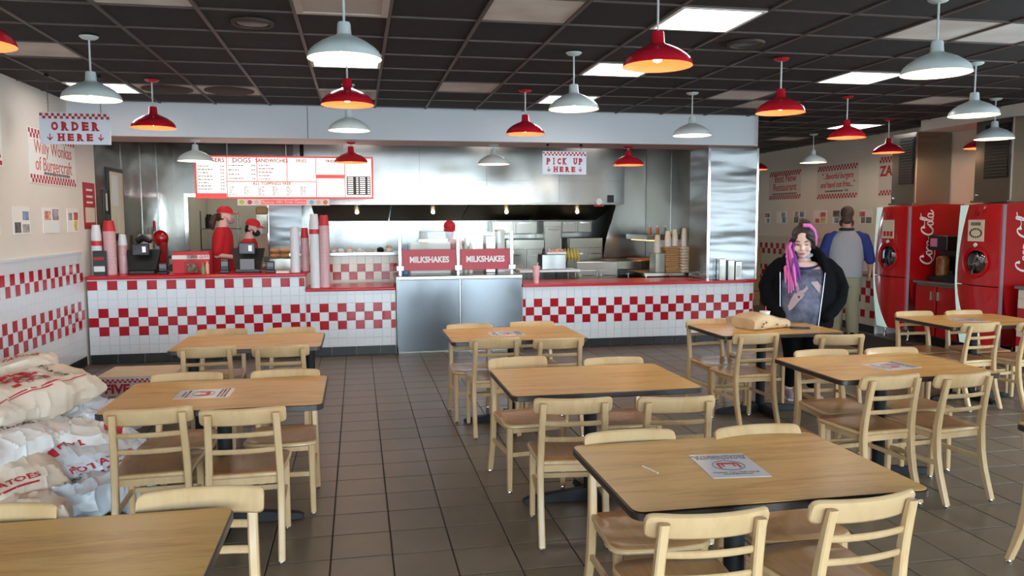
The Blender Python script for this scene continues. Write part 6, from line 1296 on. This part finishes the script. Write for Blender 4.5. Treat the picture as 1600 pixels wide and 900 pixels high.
sack('lowest sack at the rear of the pile', (-2.1, 5.9, 0.11), R_(10), 0.78, 0.50, 0.22, 'sack_white', 14, [], (0, 0))
# carton on the floor behind the pile
t = thing('cardboard_carton', 'white cardboard carton with red FIVE GUYS lettering on the floor behind the sacks', 'box', (-1.85, 7.25, 0), R_(-2))
mat('carton_white', rgb(206, 196, 196), 0.7); mat('carton_top', rgb(206, 184, 152), 0.75)
part('carton_body', MB().box(-0.30, 0.30, -0.25, 0.25, 0, 0.415), ['carton_white'], t)
for a, b in ((-0.25, -0.002), (0.002, 0.25)): part('top_flap', MB().box(-0.30, 0.30, a, b, 0.415, 0.421), 'carton_top', t)
mb = MB()
for k in range(30):
    for r in range(2):
        if (k+r) % 2 == 0: mb.box(-0.29+k*0.0193, -0.29+(k+1)*0.0193, -0.253, -0.25, 0.385-r*0.016, 0.401-r*0.016)
part('check_strip', mb, 'print_red', t, smooth=0)['kind'] = 'stuff'
letter('FIVE GUYS', (0.02, -0.252, 0.315), t, 'front', inv=False, size=0.105, bold=0.004, mat_='print_red', sx=1.05)
mb = MB(); rr = random.Random(2)
for z, m_ in ((0.235, 0), (0.165, 1), (0.12, 1)):
    x = -0.2
    while x < 0.2: l = rr.uniform(0.02, 0.05); mb.box(x, x+l, -0.252, -0.25, z, z+0.022, m_); x += l+0.012
part('small_print', mb, ['print_grey', 'print_red'], t, smooth=0)['kind'] = 'stuff'
part('tape_strip', MB().box(-0.30, 0.02, -0.02, 0.02, 0.4215, 0.4225), 'carton_white', t)
# paper bag, cup and phone on the woman's table
t = thing('paper_bag', 'crumpled brown paper takeout bag lying on the woman\'s table', 'bag', (3.50, 6.40, 0.75), R_(14)); rings = []
for k in range(11):
    u = k/10; x = -0.21+0.42*u; h = 0.13*(0.55+0.45*math.sin(PI*min(u*1.3+0.12, 1)*0.9)) if u < 0.9 else 0.075; w = 0.15-0.02*u; ring = []
    for j in range(16):
        a = 2*PI*j/16; p = Vector((x, w*math.copysign(abs(math.cos(a))**0.55, math.cos(a)), h*0.55+h*0.55*math.copysign(abs(math.sin(a))**0.5, math.sin(a)))); q = noise.noise_vector(p*16+Vector((5, 1, 2)))*0.014; p2 = p+q; p2.z = max(p2.z, 0.0); ring.append(tuple(p2))
    rings.append(ring)
part('bag_body', MB().loft(rings), 'paper_brown', t, smooth=40)
mb = MB(); rr = random.Random(8)
for k in range(5):
    x, z = rr.uniform(-0.15, 0.15), rr.uniform(0.02, 0.07); mb.ball((x, -0.148, z), 0.012, 0.006, 0.009, 8, 0, 4)
part('grease_spot', mb, [mat('grease', rgb(130, 90, 60), 0.6)], t)['kind'] = 'stuff'
t = thing('paper_cup', 'small white cup with red print and a red straw beside the paper bag', 'cup', (3.67, 6.66, 0.75)); part('cup_body', MB().lathe([(0.034, 0), (0.036, 0.005), (0.046, 0.105), (0.05, 0.108), (0.05, 0.114), (0.044, 0.116)], 18), 'white_paper', t); part('red_print', MB().lathe([(0.0385, 0.025), (0.0445, 0.085)], 18, cap=False), [mat('cup_print', rgb(220, 190, 190), 0.5, color2=rgb(190, 40, 50), vscale=18)], t); part('straw', MB().tube([(0, 0, 0.02), (0.01, 0.0, 0.16)], 0.005, 6), 'cup_red', t)
t = thing('phone', 'black phone lying on the woman\'s table', 'phone', (3.80, 6.28, 0.7505), R_(60)); part('phone_case', MB().prism(rrect(0.085, 0.17, 0.012), 0, 0.010), 'black_plastic', t); part('phone_screen', MB().prism(rrect(0.075, 0.16, 0.009), 0.010, 0.011), [mat('phone_glass', rgb(12, 12, 14), 0.08)], t)
# small round bread-like item dropped near the sacks
solo('crumpled_paper', MB().ball((0, 0, 0.04), 0.07, 0.05, 0.04, 10, 0, 6), 'card_brown', 'crumpled brown paper scrap at the end of the top sacks', 'paper', (-1.60, 5.95, 0.42-0.42))
